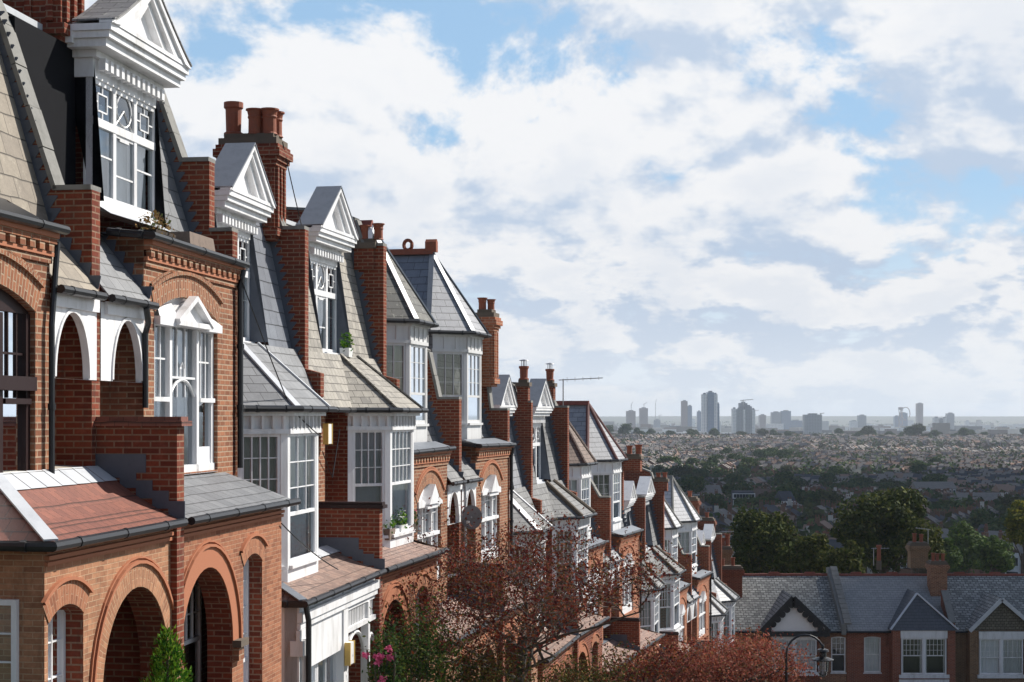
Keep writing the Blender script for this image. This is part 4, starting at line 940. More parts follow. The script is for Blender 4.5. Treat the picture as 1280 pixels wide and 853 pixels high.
    if not second:
        # dividing wall of the balconies
        t_ = MB(fr).mat('brick_red'); c = -.12
        t_.vz([(-.2, -G), (1.0, -G), (1.0, ze + .05), (1.0, .68), (-.2, .68)] if k < 4 else [(-.2, -G), (1.06, -G), (1.06, .1), (-.2, .1)], c, c + .24)
        zc = .68 if k < 4 else .1
        t_.mat('tile_red' if k == 0 else 'timber_dark'); t_.vz([(-.2, zc), (1.08, zc), (1.08, zc + .06), (-.2, zc + .06)], c - .06, c + .30); t_.vz([(-.2, zc + .061), (1.05, zc + .061), (1.05, zc + .11), (-.2, zc + .11)], c + .0, c + .24)
        t_.mat('lead_dark')
        for s_ in range(5): x = .1 + s_ * .2; zz = zt + (ze - zt) * min(1, max(0, (x) / 1.0)); t_.box(c + .24, c + .252, x, x + .2, zz - .05, zz + .16)
        t_.box(c + .24, c + .255, -.55, .62, zt - .05, zt + .17); t_.build('balcony_wall', h)
for k in range(16): make_house(k)

# ------------------------------------------------------------------ small things on and beside the terrace
def hpt(k, a, w_, z, flip=None):
    """world point from the plain frame of house k"""
    d = (PP[k + 1] - PP[k]).normalized(); n = Vector((d.y, -d.x)); q = PP[k] + d * a + n * w_
    return Vector((q.x, q.y, BASE[k] + z))
def hang(k): d = (PP[k + 1] - PP[k]).normalized(); return math.atan2(d.y, d.x)
def leaves(mb, c, rad, n, size, up=.3, squash=1.0, shell=.0, rng=random):
    """n small leaf quads spread through an ellipsoid"""
    for _ in range(n):
        while True:
            p = Vector((rng.uniform(-1, 1), rng.uniform(-1, 1), rng.uniform(-1, 1)))
            if shell < p.length <= 1: break
        q = Vector((c[0] + p.x * rad[0], c[1] + p.y * rad[1], c[2] + p.z * rad[2]))
        nn = (p * .6 + Vector((rng.gauss(0, .6), rng.gauss(0, .6), rng.gauss(up, .6)))).normalized()
        t = nn.cross(Vector((rng.gauss(0, 1), rng.gauss(0, 1), rng.gauss(0, 1)))).normalized(); b = nn.cross(t); s = size * rng.uniform(.6, 1.35)
        mb.face([q + t * s * .5, q + b * s * .32, q - t * s * .5, q - b * s * .32], raw=True)
def alarm(k, a, w_, z, label, hue='alarm_yellow'):
    r = empty('alarm_box', hpt(k, a, w_, z), hang(k)); tag(r, label, 'alarm box')
    mb = MB().mat('plastic_white'); mb.ext([(-.13, -.09, 0), (.13, -.09, 0), (.11, -.09, .36), (-.11, -.09, .36)], (0, .09, 0)); mb.build('front_cover', r)
    for x0 in (-.16, .131): mb = MB().mat(hue); mb.box(x0, x0 + .029, -.10, 0, -.01, .37); mb.build('side_panel', r)
alarm(2, W + .12, -.07, 1.84, 'yellow sided burglar alarm box high on shaded red brick between two white bays')
alarm(2, W - 2.36, .965, -1.78, 'yellow and white burglar alarm box on the white ground floor front')
def dish(k, a, w_, z, label, R=.32):
    r = empty('satellite_dish', hpt(k, a, w_, z), hang(k)); tag(r, label, 'satellite dish')
    mb = MB().mat('dish_grey'); n = 20; rings = []
    for j in range(5): q = R * j / 4; rings.append([Vector((-.25 - .35 * (q * q), -.10, 0)) + Vector((0, -q * cos(2 * pi * i / n), q * 1.08 * sin(2 * pi * i / n))) for i in range(n)])
    for A, B in zip(rings, rings[1:]):
        for i in range(n): mb.face([A[i], A[(i + 1) % n], B[(i + 1) % n], B[i]])
    mb.build('reflector', r)
    mb = MB().mat('steel'); mb.tube([(0, 0, -.1), (-.1, -.05, 0), (-.27, -.1, 0)], .02, 6); mb.tube([(-.28, -.1, -R * .9), (-.62, -.1, -.1)], .012, 5); mb.box(-.68, -.6, -.13, -.07, -.13, -.07); mb.build('arm', r)
dish(4, W - .02, .22, 1.35, 'dark grey satellite dish on the pier between two arched windows', .27)
pipe_o = pipe(None, HF(), [(0, 0, 0), (0, 0, 3.6)], .035, 'steel'); pipe_o.location = hpt(4, W + .02, .08, -1.35 - G); tag(pipe_o, 'thin grey pole running down the brick pier between the two arched windows', 'pole')
dish(12, W - .3, .4, -.2, 'dark round satellite dish low between two far bays behind the rust-coloured tree', .42)
def aerial(pt, h, arm, label, ang=0., n=9, tilt=0.):
    r = empty('tv_aerial', pt); tag(r, label, 'aerial')
    mb = MB().mat('steel'); mb.tube([(0, 0, 0), (0, 0, h)], .022, 6); mb.build('mast', r)
    mb = MB().mat('steel'); d = Vector((cos(ang), sin(ang), tilt)); c = Vector((0, 0, h - .03)); mb.tube([c - d * .15, c + d * arm], .016, 5)
    s = Vector((-sin(ang), cos(ang), 0))
    for i in range(n): q = c + d * (arm * (i + .5) / n); l = .16 * (1 - .4 * i / n); mb.tube([q - s * l, q + s * l], .007, 4); mb.tube([q - Vector((0, 0, l * .5)), q + Vector((0, 0, l * .5))], .007, 4)
    mb.build('boom', r)
aerial(hpt(7, W + .3, -.62, 5.9), 1.05, 1.35, 'thin grey television aerial standing clear above the terrace roofline', .05, 5, .05)
def pot_plant(k, a, w_, z, sz, n, leafm, petal, label, potm='stone_pot', box=(.3, .2, .2)):
    r = empty('flower_box', hpt(k, a, w_, z), hang(k)); tag(r, label, 'plant pot')
    bx, by, bz = box; mb = MB().mat(potm)
    mb.ext([(-bx * .45, -by * .45, 0), (bx * .45, -by * .45, 0), (bx * .45, by * .45, 0), (-bx * .45, by * .45, 0)], (0, 0, .02))
    mb.face([(-bx * .45, -by * .45, 0), (bx * .45, -by * .45, 0), (bx * .5, -by * .5, bz), (-bx * .5, -by * .5, bz)]); mb.face([(-bx * .45, by * .45, 0), (bx * .45, by * .45, 0), (bx * .5, by * .5, bz), (-bx * .5, by * .5, bz)])
    for sg in (-1, 1): mb.face([(sg * bx * .45, -by * .45, 0), (sg * bx * .45, by * .45, 0), (sg * bx * .5, by * .5, bz), (sg * bx * .5, -by * .5, bz)])
    mb.mat('soil'); mb.box(-bx * .46, bx * .46, -by * .46, by * .46, bz * .7, bz * .85); mb.build('planter', r)
    f = MB().mat(leafm); leaves(f, (0, 0, bz + sz * .3), (bx * .6, by * .7, sz), n, .07, .5)
    for _ in range(14): q = Vector((random.uniform(-.5, .5) * bx, random.uniform(-.5, .5) * by, bz)); f.tube([q, q + Vector((random.uniform(-.1, .1), random.uniform(-.1, .1), sz * random.uniform(.6, 1.3)))], .004, 3)
    f.build('foliage', r, fix=False)
    if petal: f = MB().mat(petal); leaves(f, (0, 0, bz + sz * .8), (bx * .55, by * .6, sz * .55), n // 4, .055, .8); f.build('flowers', r, fix=False)
pot_plant(1, 2.55, -.28, 3.14, .22, 170, 'leaf_dry', None, 'trough of dry brown plants on the gutter ledge below the tallest white dormer', 'soil', (.75, .3, .13))
for (a, n_, lb) in ((3.5, 0, 'long weathered stone trough on the roof ledge right of the dry plants'),):
    r = empty('stone_trough', hpt(1, 3.85, -.22, 3.12), hang(1)); tag(r, lb, 'trough')
    mb = MB().mat('stone_pot'); mb.ext([(-.55, -.16, 0), (.55, -.16, 0), (.5, -.13, .25), (-.5, -.13, .25)], (0, .3, 0)); mb.build('planter', r)
pot_plant(3, 2.85, -.52, 3.52, .26, 120, 'leaf_conifer', None, 'bright green pot plant on the sill of the second white dormer', 'plastic_white', (.26, .2, .18))
pot_plant(3, 2.55, .40, -.08, .24, 150, 'leaf_conifer', None, 'dark pot of leafy green plants, leftmost of the three on the porch roof', 'stone_pot', (.42, .25, .22))
pot_plant(3, 3.45, .40, -.08, .26, 150, 'leaf_conifer', 'petal_white', 'white planter of white flowers, middle of the three on the porch roof', 'plastic_white', (.5, .25, .24))
pot_plant(3, 4.4, .38, -.08, .24, 130, 'leaf_green', 'petal_pink', 'dark planter with red flowers, right end of the three on the porch roof', 'soil', (.42, .25, .2))
# conifer in front of the nearest porch arch
def conifer(base, h, r0, label):
    r = empty('conifer_shrub', base); tag(r, label, 'conifer'); rng = random.Random(4)
    mb = MB().mat('bark'); mb.tube([(0, 0, 0), (0, 0, h * .9)], [.05, .01], 7); mb.build('trunk', r)
    f = MB().mat('leaf_conifer')
    for i in range(420):
        t = rng.random() ** .75; z = h * (1 - t * .98); R = r0 * (t ** .8) * (.75 + .35 * rng.random()) * (1 + .18 * sin(z * 13)); a = rng.random() * 2 * pi
        c = Vector((R * cos(a), R * sin(a), z)); out = Vector((cos(a) * .5, sin(a) * .5, 1)).normalized()
        for j in range(16):
            q = c + Vector((rng.gauss(0, .03), rng.gauss(0, .03), rng.gauss(0, .05))); dd = (out + Vector((rng.gauss(0, .35), rng.gauss(0, .35), rng.gauss(0, .3)))).normalized(); s = dd.cross(Vector((rng.gauss(0, 1), rng.gauss(0, 1), rng.gauss(0, 1)))).normalized()
            l = rng.uniform(.035, .085); f.face([q - s * l * .22, q + s * l * .22, q + dd * l], raw=True)
    f.build('foliage', r, fix=False)
b = hpt(0, 3.75, 1.38, -3.9); conifer(Vector((b.x, b.y, gz(b.x, b.y))), -2.36 - gz(b.x, b.y), .68, 'pointed bright green conifer in front of the nearest brick porch arches')

# ------------------------------------------------------------------ garden and street trees
def branch_tree(name, base, H, spread, leafm, nleaf, lsize, label, cat, seed, trunk_r=.11, fork=.32, depth=5, lean=(0, 0), leafgrow=1.0, group=None, flat=.55, low=.25, nb=6, kids=(2, 3, 3)):
    rng = random.Random(seed); r = empty(name, base); tag(r, label, cat, group)
    mb = MB().mat('bark'); tips = []
    def grow(p, d, L, rad, dep):
        n = 4; path = [p]; R = [rad]; q = p; dd = d.copy()
        for i in range(n):
            dd = (dd + Vector((rng.gauss(0, .13), rng.gauss(0, .13), rng.gauss(.03, .08)))).normalized(); q = q + dd * L / n; path.append(q); R.append(rad * (1 - .42 * (i + 1) / n))
            if dep <= 3: tips.append((q.copy(), dep))
        mb.tube(path, R, 7 if dep > 3 else 4, caps=False)
        if dep == 0: tips.append((q, 0)); return
        for j in range(rng.choice(kids) if dep > 1 else 3):
            a = rng.random() * 2 * pi; sp_ = rng.uniform(.45, 1.0); side = Vector((cos(a), sin(a), rng.uniform(-.25, flat)))
            nd = (dd * (1 - sp_ * .45) + side * sp_).normalized(); grow(q if j == 0 else path[rng.choice((2, 3, 4))], nd, L * rng.uniform(.66, .92), rad * .56, dep - 1)
    fz_ = H * fork; path = [Vector((0, 0, 0)), Vector((lean[0] * .4, lean[1] * .4, fz_ * .5)), Vector((lean[0], lean[1], fz_))]
    mb.tube(path, [trunk_r * 1.25, trunk_r, trunk_r * .85], 9, caps=False)
    for j in range(nb):
        a = 2 * pi * (j + rng.random() * .6) / nb; up = rng.uniform(.35, 1.1) if j else 2.2
        grow(path[2] - Vector((0, 0, rng.uniform(0, low * fz_))), Vector((cos(a), sin(a), up)).normalized(), (H - fz_) * .36 * rng.uniform(.85, 1.15), trunk_r * .5, depth - 1)
    # scale the crown to the asked spread and height
    zmax = max(p.z for p, _ in tips); rm = sorted(sqrt(p.x ** 2 + p.y ** 2) for p, _ in tips)[int(len(tips) * .96)]
    sx, sz_ = spread / rm, (H - fz_) / (zmax - fz_)
    def fit(p): k_ = min(1, max(0, (p.z - fz_ * .6) / (fz_ * .5 + 1e-6))); return Vector((p.x * (1 + (sx - 1) * k_), p.y * (1 + (sx - 1) * k_), p.z if p.z < fz_ else fz_ + (p.z - fz_) * sz_))
    mb.v = [tuple(fit(Vector(v))) for v in mb.v]; mb.build('trunk', r, smooth=True, fix=False)
    f = MB().mat(leafm); T = [fit(p) for p, dp in tips if dp <= 2]
    for _ in range(nleaf):
        c = rng.choice(T) + Vector((rng.gauss(0, .16), rng.gauss(0, .16), rng.gauss(0, .13))) * leafgrow
        nn = Vector((rng.gauss(0, 1), rng.gauss(0, 1), rng.gauss(.4, 1))).normalized(); t = nn.cross(Vector((rng.gauss(0, 1), rng.gauss(0, 1), rng.gauss(0, 1)))).normalized(); b_ = nn.cross(t); s = lsize * rng.uniform(.6, 1.3)
        f.face([c + t * s * .6, c + b_ * s * .3, c - t * s * .5, c - b_ * s * .3], raw=True)
    f.build('crown', r, fix=False)
    return r
def ground_at(px, Y): x = (px - 640) / F * Y; return Vector((x, Y, gz(x, Y)))
b = ground_at(648, 32); branch_tree('purple_leaf_tree', b, -1.75 - b.z, 4.0, 'leaf_purple', 19000, .060, 'sparse dark purple-leaved tree with bare dark branches in front of the brick porches', 'tree', 17, .075, .50, 6, (.05, 0), 1.0, low=.42, nb=8)
b = ground_at(925, 56); branch_tree('rust_leaf_tree', b, -7.35 - b.z, 3.7, 'leaf_rust', 19000, .095, 'broad rust-red tree with swan-neck lamp rising from its crown', 'tree', 21, .14, .30, 5, (0, 0), 1.6)
b = ground_at(588, 30.5); branch_tree('olive_shrub', b, -4.0 - b.z, 1.1, 'leaf_hedge', 5200, .06, 'low olive and russet shrub at the foot of the purple-leaved tree', 'shrub', 61, .04, .25, 5, (0, 0), 1.5)
b = ground_at(735, 36); branch_tree('olive_shrub', b, -5.05 - b.z, 1.3, 'leaf_hedge', 5200, .065, 'low russet hedge plant right of the purple-leaved tree trunk', 'shrub', 62, .04, .25, 5, (0, 0), 1.5)
b = ground_at(800, 50); branch_tree('purple_leaf_tree', b, -6.9 - b.z, 1.7, 'leaf_purple', 4200, .09, 'smaller reddish tree between the purple-leaved tree and the rust-red tree', 'tree', 31, .08, .35, 5, (0, 0), 1.2)
b = ground_at(522, 28.5); r = branch_tree('green_shrub', b, -3.15 - b.z, .52, 'leaf_green', 4200, .06, 'dense dark green shrub with yellowish leaves left of the purple-leaved tree', 'shrub', 41, .06, .25, 4, (0, 0), 1.5)
b = ground_at(476, 27.2); r = empty('rose_bush', b); tag(r, 'pink and cream roses climbing beside the white porch post', 'rose bush')
mb = MB().mat('bark')
for i in range(6): mb.tube([(0, 0, 0), (random.uniform(-.2, .2), random.uniform(-.2, .2), 1.2), (random.uniform(-.3, .3), random.uniform(-.3, .3), -3.9 - b.z)], .018, 5)
mb.build('stem', r, fix=False)
mb = MB().mat('leaf_green'); leaves(mb, (.1, 0, -4.2 - b.z), (.32, .3, .8), 900, .07); mb.build('foliage', r, fix=False)
mb = MB().mat('petal_pink')
for i in range(7): leaves(mb, (random.uniform(-.25, .2), random.uniform(-.3, -.1), -3.85 - b.z - random.random() * .8), (.07, .07, .06), 40, .06)
mb.build('flowers', r, fix=False)

# ------------------------------------------------------------------ swan-neck street lamp
def street_lamp(base, top, px_dir=1):
    r = empty('street_lamp', base); tag(r, 'black swan-neck lantern rising out of the rust-red tree', 'street lamp'); h = top - base.z
    mb = MB().mat('gutter_black'); mb.lathe((0, 0, 0), [(.14, 0), (.14, .5), (.10, .6), (.07, .9), (.05, 1.0), (.045, h - 1.2)], 12)
    P = [(0, 0, h - 1.2)] + [(.62 - .62 * cos(pi * t / 12), 0, h - .75 + .62 * sin(pi * t / 12)) for t in range(12)] + [(1.2, 0, h - .6)]
    mb.tube(P, .035, 8); mb.lathe((1.22, 0, h + .0), [(.0, 0), (.03, .02), (.03, .10), (.0, .14)], 8); mb.build('post', r)
    mb = MB().mat('gutter_black'); mb.lathe((1.2, 0, h - 1.15), [(.02, .72), (.05, .66), (.05, .58), (.18, .54), (.20, .48), (.12, .44), (.13, .30), (.36, .22), (.36, .19), (.20, .17)][::-1], 16); mb.build('lantern_hood', r)
    mb = MB().mat('glass'); mb.lathe((1.2, 0, h - 1.5), [(.05, 0), (.12, .05), (.17, .2), (.19, .52)], 16); mb.build('lantern_glass', r)
    mb = MB().mat('gutter_black')
    for i in range(6): a = i * pi / 3; mb.tube([(1.2 + .06 * cos(a), .06 * sin(a), h - 1.5), (1.2 + .18 * cos(a), .18 * sin(a), h - 1.28), (1.2 + .2 * cos(a), .2 * sin(a), h - .98)], .014, 5)
    mb.build('lantern_cage', r)
b = ground_at(983, 54); street_lamp(b, (520 - 789) / F * 54)

# ------------------------------------------------------------------ the row across the bottom of the street
YR = 97.0
def X(px, Y=YR): return (px - 640) / F * Y
def Zp(py, Y=YR): return (520 - py) / F * Y
class RF:
    """row house frame: a to the right, w towards the camera, z up from the local ground"""
    def __init__(s, z=0): s.z = z
    def __call__(s, a, w_, z): return (a, -w_, z)
GR = -18.6
def Zr(py): return Zp(py) - GR
def row_house(x0, x1, wallm, roofm, label, name='row_house', narrow=()):
    h = empty(name, (X(x0), YR, GR)); tag(h, label, 'house', 'houses of the grey-roofed row across the street end')
    fr = RF(); L = X(x1) - X(x0); ze, zr = Zr(785), (520 - 717) / F * 101 - GR - .17
    mb = MB(fr).mat(wallm); arch_wall(mb, 0, L, -.5, ze, [((X(p0) + X(p1)) / 2 - X(x0), (X(p1) - X(p0)) / 2, Zr(841), Zr(796) - .06, .06) for p0, p1 in narrow], 0, .2)
    for a in (0, L): mb.face([(a, 0, -.5), (a, -8, -.5), (a, -8, ze), (a, -4, zr - .05), (a, 0, ze)])
    mb.face([(0, -8, -.5), (L, -8, -.5), (L, -8, ze), (0, -8, ze)]); mb.build('wall', h)
    mb = MB(fr).mat(roofm)
    for (w0, w1) in ((.3, -4), (-8.3, -4)): mb.ext([(0, w0, ze - .18), (L, w0, ze - .18), (L, w1, zr), (0, w1, zr)], (0, 0, .07))
    ro = mb.build('roof', h)
    mb = MB(fr).mat('ridge_red'); n = int(L / .45); rg = random.Random(x0)
    for i in range(n): e = rg.uniform(-.012, .018); mb.tube([(L * i / n, -4, zr + .07 + e), (L * (i + .96) / n, -4, zr + .07 + e)], .10, 7); 
    for i in range(int(L / 2.2)): mb.az([(1 + i * 2.2, zr + .12), (1.8 + i * 2.2, zr + .12), (1.7 + i * 2.2, zr + .26), (1.1 + i * 2.2, zr + .26)], -4.04, -3.96)
    mb.build('ridge_tiles', ro)
    gutter(h, fr, [(0, .36, ze - .2), (L, .36, ze - .2)], .06)
    return h, fr, ze, zr
def bay_wall(h, fr, ox, px0, px1, q0, q1, pt, pb, matn, skirt=None):
    a0, a1 = X(px0) - ox, X(px1) - ox; b0, b1 = X(q0) - ox, X(q1) - ox; zt_ = Zr(786)
    mb = MB(fr).mat(matn); arch_wall(mb, a0, a1, -.3, zt_, [((b0 + b1) / 2, (b1 - b0) / 2, Zr(pb), zt_ - .05, .02)], .75, .15)
    for a in (a0, a1): mb.face([(a, 0, -.3), (a, .75, -.3), (a, .75, zt_), (a, 0, zt_)])
    if skirt: mb.mat(skirt).box(b0 - .1, b1 + .1, .751, .8, -.3, Zr(pb + 6))
    mb.build('bay_wall', h)
def rwin(h, fr, ox, px0, px1, py0, py1, w_=.02, cols=5, rows=3, split=.5, panes=1, cur='net_curtain', cover=1.0, low=1):
    a0, a1 = X(px0) - ox, X(px1) - ox; z0, z1 = Zr(py1), Zr(py0); s = (a1 - a0) / panes
    for i in range(panes): sash(h, fr, a0 + s * i + (.05 if panes > 1 else 0), a0 + s * (i + 1) - (.05 if panes > 1 else 0), z0, z1, w_, cols, rows, split, 'white_paint', cur, .07, low, cover)
    mb = MB(fr).mat('white_paint')
    if panes > 1:
        for i in range(1, panes): mb.box(a0 + s * i - .08, a0 + s * i + .08, w_ - .05, w_ + .06, z0, z1)
        mb.box(a0, a1, w_ - .05, w_ + .09, z1 + .003, z1 + .45); mb.box(a0 - .1, a1 + .1, w_ + .052, w_ + .17, z0 - .2, z0 - .002); mb.build('window_surround', h)
    mb = MB(fr).mat('room'); mb.box(a0, a1, w_ - .6, w_ - .55, z0, z1); mb.build('window_back', h)
def gable(h, fr, ox, px0, px1, pxa, pya, pyb, facem, roofm, edgem, deep, wf=.75, hip=False, barge=0.0):
    a0, a1, aa = X(px0) - ox, X(px1) - ox, X(pxa) - ox; zb, za = Zr(pyb), Zr(pya)
    mb = MB(fr).mat(facem)
    if not hip: mb.face([(a0 + .15, wf, zb), (a1 - .15, wf, zb), (aa, wf, za - .15)])
    mb.mat(roofm); back = -deep
    if hip: mb.face([(a0, wf + .1, zb), (a1, wf + .1, zb), (aa, wf - 1.3, za)])
    front = wf - 1.3 if hip else wf + .25
    f0 = wf + .1 if hip else wf + .25
    mb.ext([(a0, f0, zb), (aa, front, za), (aa, back, za), (a0, back * .15, zb)], (0, 0, .07)); mb.ext([(a1, f0, zb), (aa, front, za), (aa, back, za), (a1, back * .15, zb)], (0, 0, .071))
    g = mb.build('gable_roof' if not hip else 'hipped_roof', h)
    mb = MB(fr).mat(edgem)
    for a in (a0, a1):
        if hip: mb.bar((a, wf + .12, zb + .05), (aa, wf - 1.28, za + .05), .12, .06)
        else: mb.bar((a, wf + .27, zb - .02), (aa, wf + .27, za + .0), .06, .22 if not barge else .30)
    if barge:
        n = 7
        for a in (a0, a1):
            for i in range(n): t = (i + .6) / n; x, z = a + (aa - a) * t, zb + (za - zb) * t - .30; mb.tube([(x, wf + .22, z), (x, wf + .27, z)], .20, 10)
        mb.box(a0 - .05, a1 + .05, wf + .05, wf + .28, zb - .28, zb - .02)
    mb.build('bargeboard' if not hip else 'hip', g)
# house with the white gable
h, fr, ze, zr = row_house(905, 1058, 'brick_orange', 'slate_row', 'row house with white scalloped gable and patchy grey slate roof, behind the rust-red tree', narrow=((1039, 1057),)); ox = X(905)
bay_wall(h, fr, ox, 952, 1021, 962, 1019, 797, 838, 'brick_red')
gable(h, fr, ox, 948, 1032, 988, 745, 787, 'render_white', 'slate_row', 'timber_black', 3.0, .78, barge=1.0)
rwin(h, fr, ox, 962, 1019, 797, 838, .70, 5, 3, .5, 2, 'net_curtain'); rwin(h, fr, ox, 1039, 1057, 796, 841, -.06, 3, 3, .5, 1, None)
mb = MB(fr).mat('coping_stone'); a = X(1056) - ox; mb.vz([(.45, ze - .35), (.45, ze + .25), (-4, zr + .55), (-4.3, zr + .5), (-4.3, zr - .5)], a - .28, a); mb.build('parapet', h)
mb = MB(fr).mat('coping_stone')
for i in range(12): t0, t1 = i / 12, (i + .93) / 12; mb.bar((a + .1, .45 - 4.45 * t0, ze + .30 + (zr + .3 - ze) * t0), (a + .1, .45 - 4.45 * t1, ze + .30 + (zr + .3 - ze) * t1), .42, .09)
mb.build('coping', h)
# middle house
h, fr, ze, zr = row_house(1058.5, 1192, 'brick_dull', 'slate_row_smooth', 'middle row house with smooth grey roof, dark hipped bay roof and white double window', narrow=((1080, 1101),)); ox = X(1058.5)
bay_wall(h, fr, ox, 1112, 1190, 1122, 1180, 796, 841, 'brick_dull', 'white_paint')
gable(h, fr, ox, 1109, 1193, 1149, 744, 786, 'slate_row_dark', 'slate_row_dark', 'lead_light', 3.2, .75, hip=True)
rwin(h, fr, ox, 1122, 1180, 796, 841, .70, 5, 3, .48, 2, 'net_curtain', .25); rwin(h, fr, ox, 1080, 1101, 796, 841, -.06, 3, 3, .5, 1, 'net_curtain')
a = X(1191) - ox
mb = MB(fr).mat('coping_stone'); mb.mat('brick_dull'); mb.vz([(.5, ze - .8), (.5, ze + .3), (-1.2, ze + 1.9), (-1.6, ze + 2.1), (-1.6, ze)], a - .3, a); mb.mat('coping_stone'); mb.bar((a - .15, .5, ze + .36), (a - .15, -1.3, ze + 2.05), .4, .1); mb.build('parapet', h)
chimney(h, fr, X(1176) - ox, X(1197) - ox, -3.2, -2.3, Zr(755), Zr(708), [(X(1180) - ox, -2.5, .5, .13, 0), (X(1186) - ox, -2.6, .45, .13, 0), (X(1193) - ox, -2.6, .45, .13, 0)], 'brick_orange', False)
chimney(h, fr, X(1163) - ox, X(1186) - ox, -5.6, -4.8, Zr(720), Zr(688), [(X(1170) - ox, -5.2, .55, .14, 0), (X(1179) - ox, -5.2, .5, .14, 0)], 'brick_brown', False)
# right-hand house
h, fr, ze, zr = row_house(1192.5, 1345, 'brick_brown', 'slate_row', 'row house at the right edge with tile-hung gable, brown brick and white curtained window'); ox = X(1192.5)
bay_wall(h, fr, ox, 1208, 1290, 1219, 1275, 797, 841, 'brick_brown')
gable(h, fr, ox, 1206, 1292, 1246, 747, 786, 'slate_hung', 'slate_row', 'lead_light', 3.2, .78)
rwin(h, fr, ox, 1219, 1275, 797, 841, .70, 4, 3, .52, 2, 'net_curtain')
# house partly hidden at the foot of the terrace
h, fr, ze, zr = row_house(836, 904.5, 'brick_red', 'slate_row_dark', 'dark chimney-topped row house tucked behind the foot of the terrace'); ox = X(836)
chimney(h, fr, X(926) - ox - .9, X(945) - ox - .5, -3.0, -2.2, Zr(770), Zr(714), [(X(925) - ox - .7, -2.5, .42, .13, 0), (X(936) - ox - .6, -2.5, .5, .13, 0)], 'brick_red', False)
chimney(h, fr, X(914) - ox - .5, X(934) - ox - .3, -5.6, -4.8, Zr(735), Zr(693), [(X(918) - ox, -5.2, .5, .15, 0), (X(930) - ox - .3, -5.2, .75, .17, 0)], 'brick_brown', False)
aerial(Vector((X(1113), YR + 4.5, Zp(716))), 1.1, 1.0, 'small aerial and flue standing on the ridge of the middle row house', .1, 5)
aerial(Vector((X(1188), YR + 5.2, Zp(690))), 1.0, .75, 'aerial on the chimney stack of the middle row house', 2.9, 5, .1)
aerial(Vector((X(913), YR + 5.0, Zp(705))), 1.55, .9, 'comb-shaped aerial above the chimneys at the foot of the terrace', .1, 9, .05)
r = empty('flue', (X(1117.5), YR + 4.0, Zp(716))); tag(r, 'short brown flue pipe with pale base on the middle row roof ridge', 'flue')
mb = MB().mat('chimney_stone'); mb.lathe((0, 0, -.2), [(.16, 0), (.16, .55), (.12, .56)], 10); mb.build('base', r); mb = MB().mat('terracotta'); mb.lathe((0, 0, .36), [(.13, 0), (.12, .8), (.17, .82), (.17, .95), (.1, .96)], 10); mb.build('pipe', r)

# ------------------------------------------------------------------ trees behind the row
def big_tree(name, base, H, crown, leafm, n, lsize, label, cat='tree', seed=1, clumps=34, group=None, trunk=.35):
    """trunk, limbs and a crown of leaf clumps with gaps between them; crown = (rx, ry, rz, centre height)"""
    rng = random.Random(seed); r = empty(name, base); tag(r, label, cat, group); rx, ry, rz, zc = crown
    mb = MB().mat('bark'); mb.tube([(0, 0, 0), (.2, 0, zc * .5), (0, .1, zc * .8)], [trunk * 1.3, trunk, trunk * .6], 8)
    C = []
    for i in range(clumps):
        a = rng.random() * 2 * pi; e = math.asin(rng.uniform(-.55, 1)); q = rng.uniform(.55, .88)
        c = Vector((rx * q * cos(a) * cos(e), ry * q * sin(a) * cos(e), zc + rz * q * sin(e))); C.append((c, rng.uniform(.20, .36)))
        if i % 2 == 0: mb.tube([(0, 0, zc * rng.uniform(.45, .8)), tuple(c * .5 + Vector((0, 0, zc * .32))), tuple(c)], [trunk * .35, trunk * .2, .04], 5, caps=False)
    mb.build('trunk', r, fix=False); f = MB().mat(leafm); per = n // clumps
    for c, q in C:
        R = (rx + rz) / 2 * q * 1.15
        leaves(f, c, (R, R, R * .72), per, lsize, .35, shell=.35, rng=rng)
    leaves(f, (0, 0, zc), (rx * .75, ry * .75, rz * .75), n // 8, lsize * 1.5, .3, rng=rng)
    f.build('crown', r, fix=False); return r
def bt(px, py_top, Y, wpx, leafm, label, n, seed, ls=.34, name='broadleaf_tree', clumps=34):
    b = ground_at(px, Y); H = (520 - py_top) / F * Y - b.z; rx = wpx / 2 / F * Y; rz = min(H * .46, rx * 1.15)
    return big_tree(name, b, H, (rx, rx * .9, rz, H - rz), leafm, n, ls, label, 'tree', seed, clumps)
bt(958, 634, 140, 92, 'leaf_dark', 'dark round tree behind the chimneys at the foot of the terrace', 9000, 51)
bt(1012, 664, 132, 62, 'leaf_olive', 'low olive tree between the two large dark trees', 5000, 52)
bt(1058, 676, 128, 50, 'leaf_olive', 'small olive green tree tucked under the tallest dark tree', 3600, 58)
bt(1104, 602, 150, 116, 'leaf_dark', 'tallest dark tree standing behind the middle of the grey-roofed row', 15000, 53, .38, clumps=46)
bt(1152, 652, 140, 56, 'leaf_olive', 'ragged tree right of the tallest dark tree', 4600, 54)
bt(1205, 652, 215, 66, 'leaf_mid', 'rounded mid green tree in the hollow beyond the chimney stacks', 4200, 55, .5)
bt(1243, 668, 200, 50, 'leaf_mid', 'smaller green tree beside the rounded green tree in the hollow', 3000, 59, .5)
bt(1178, 672, 190, 44, 'leaf_mid', 'green tree peeping out behind the middle chimney stack', 2600, 60, .45)
bt(1284, 622, 170, 62, 'leaf_yellow', 'yellowing tree at the right edge of the view', 5200, 56, .40)

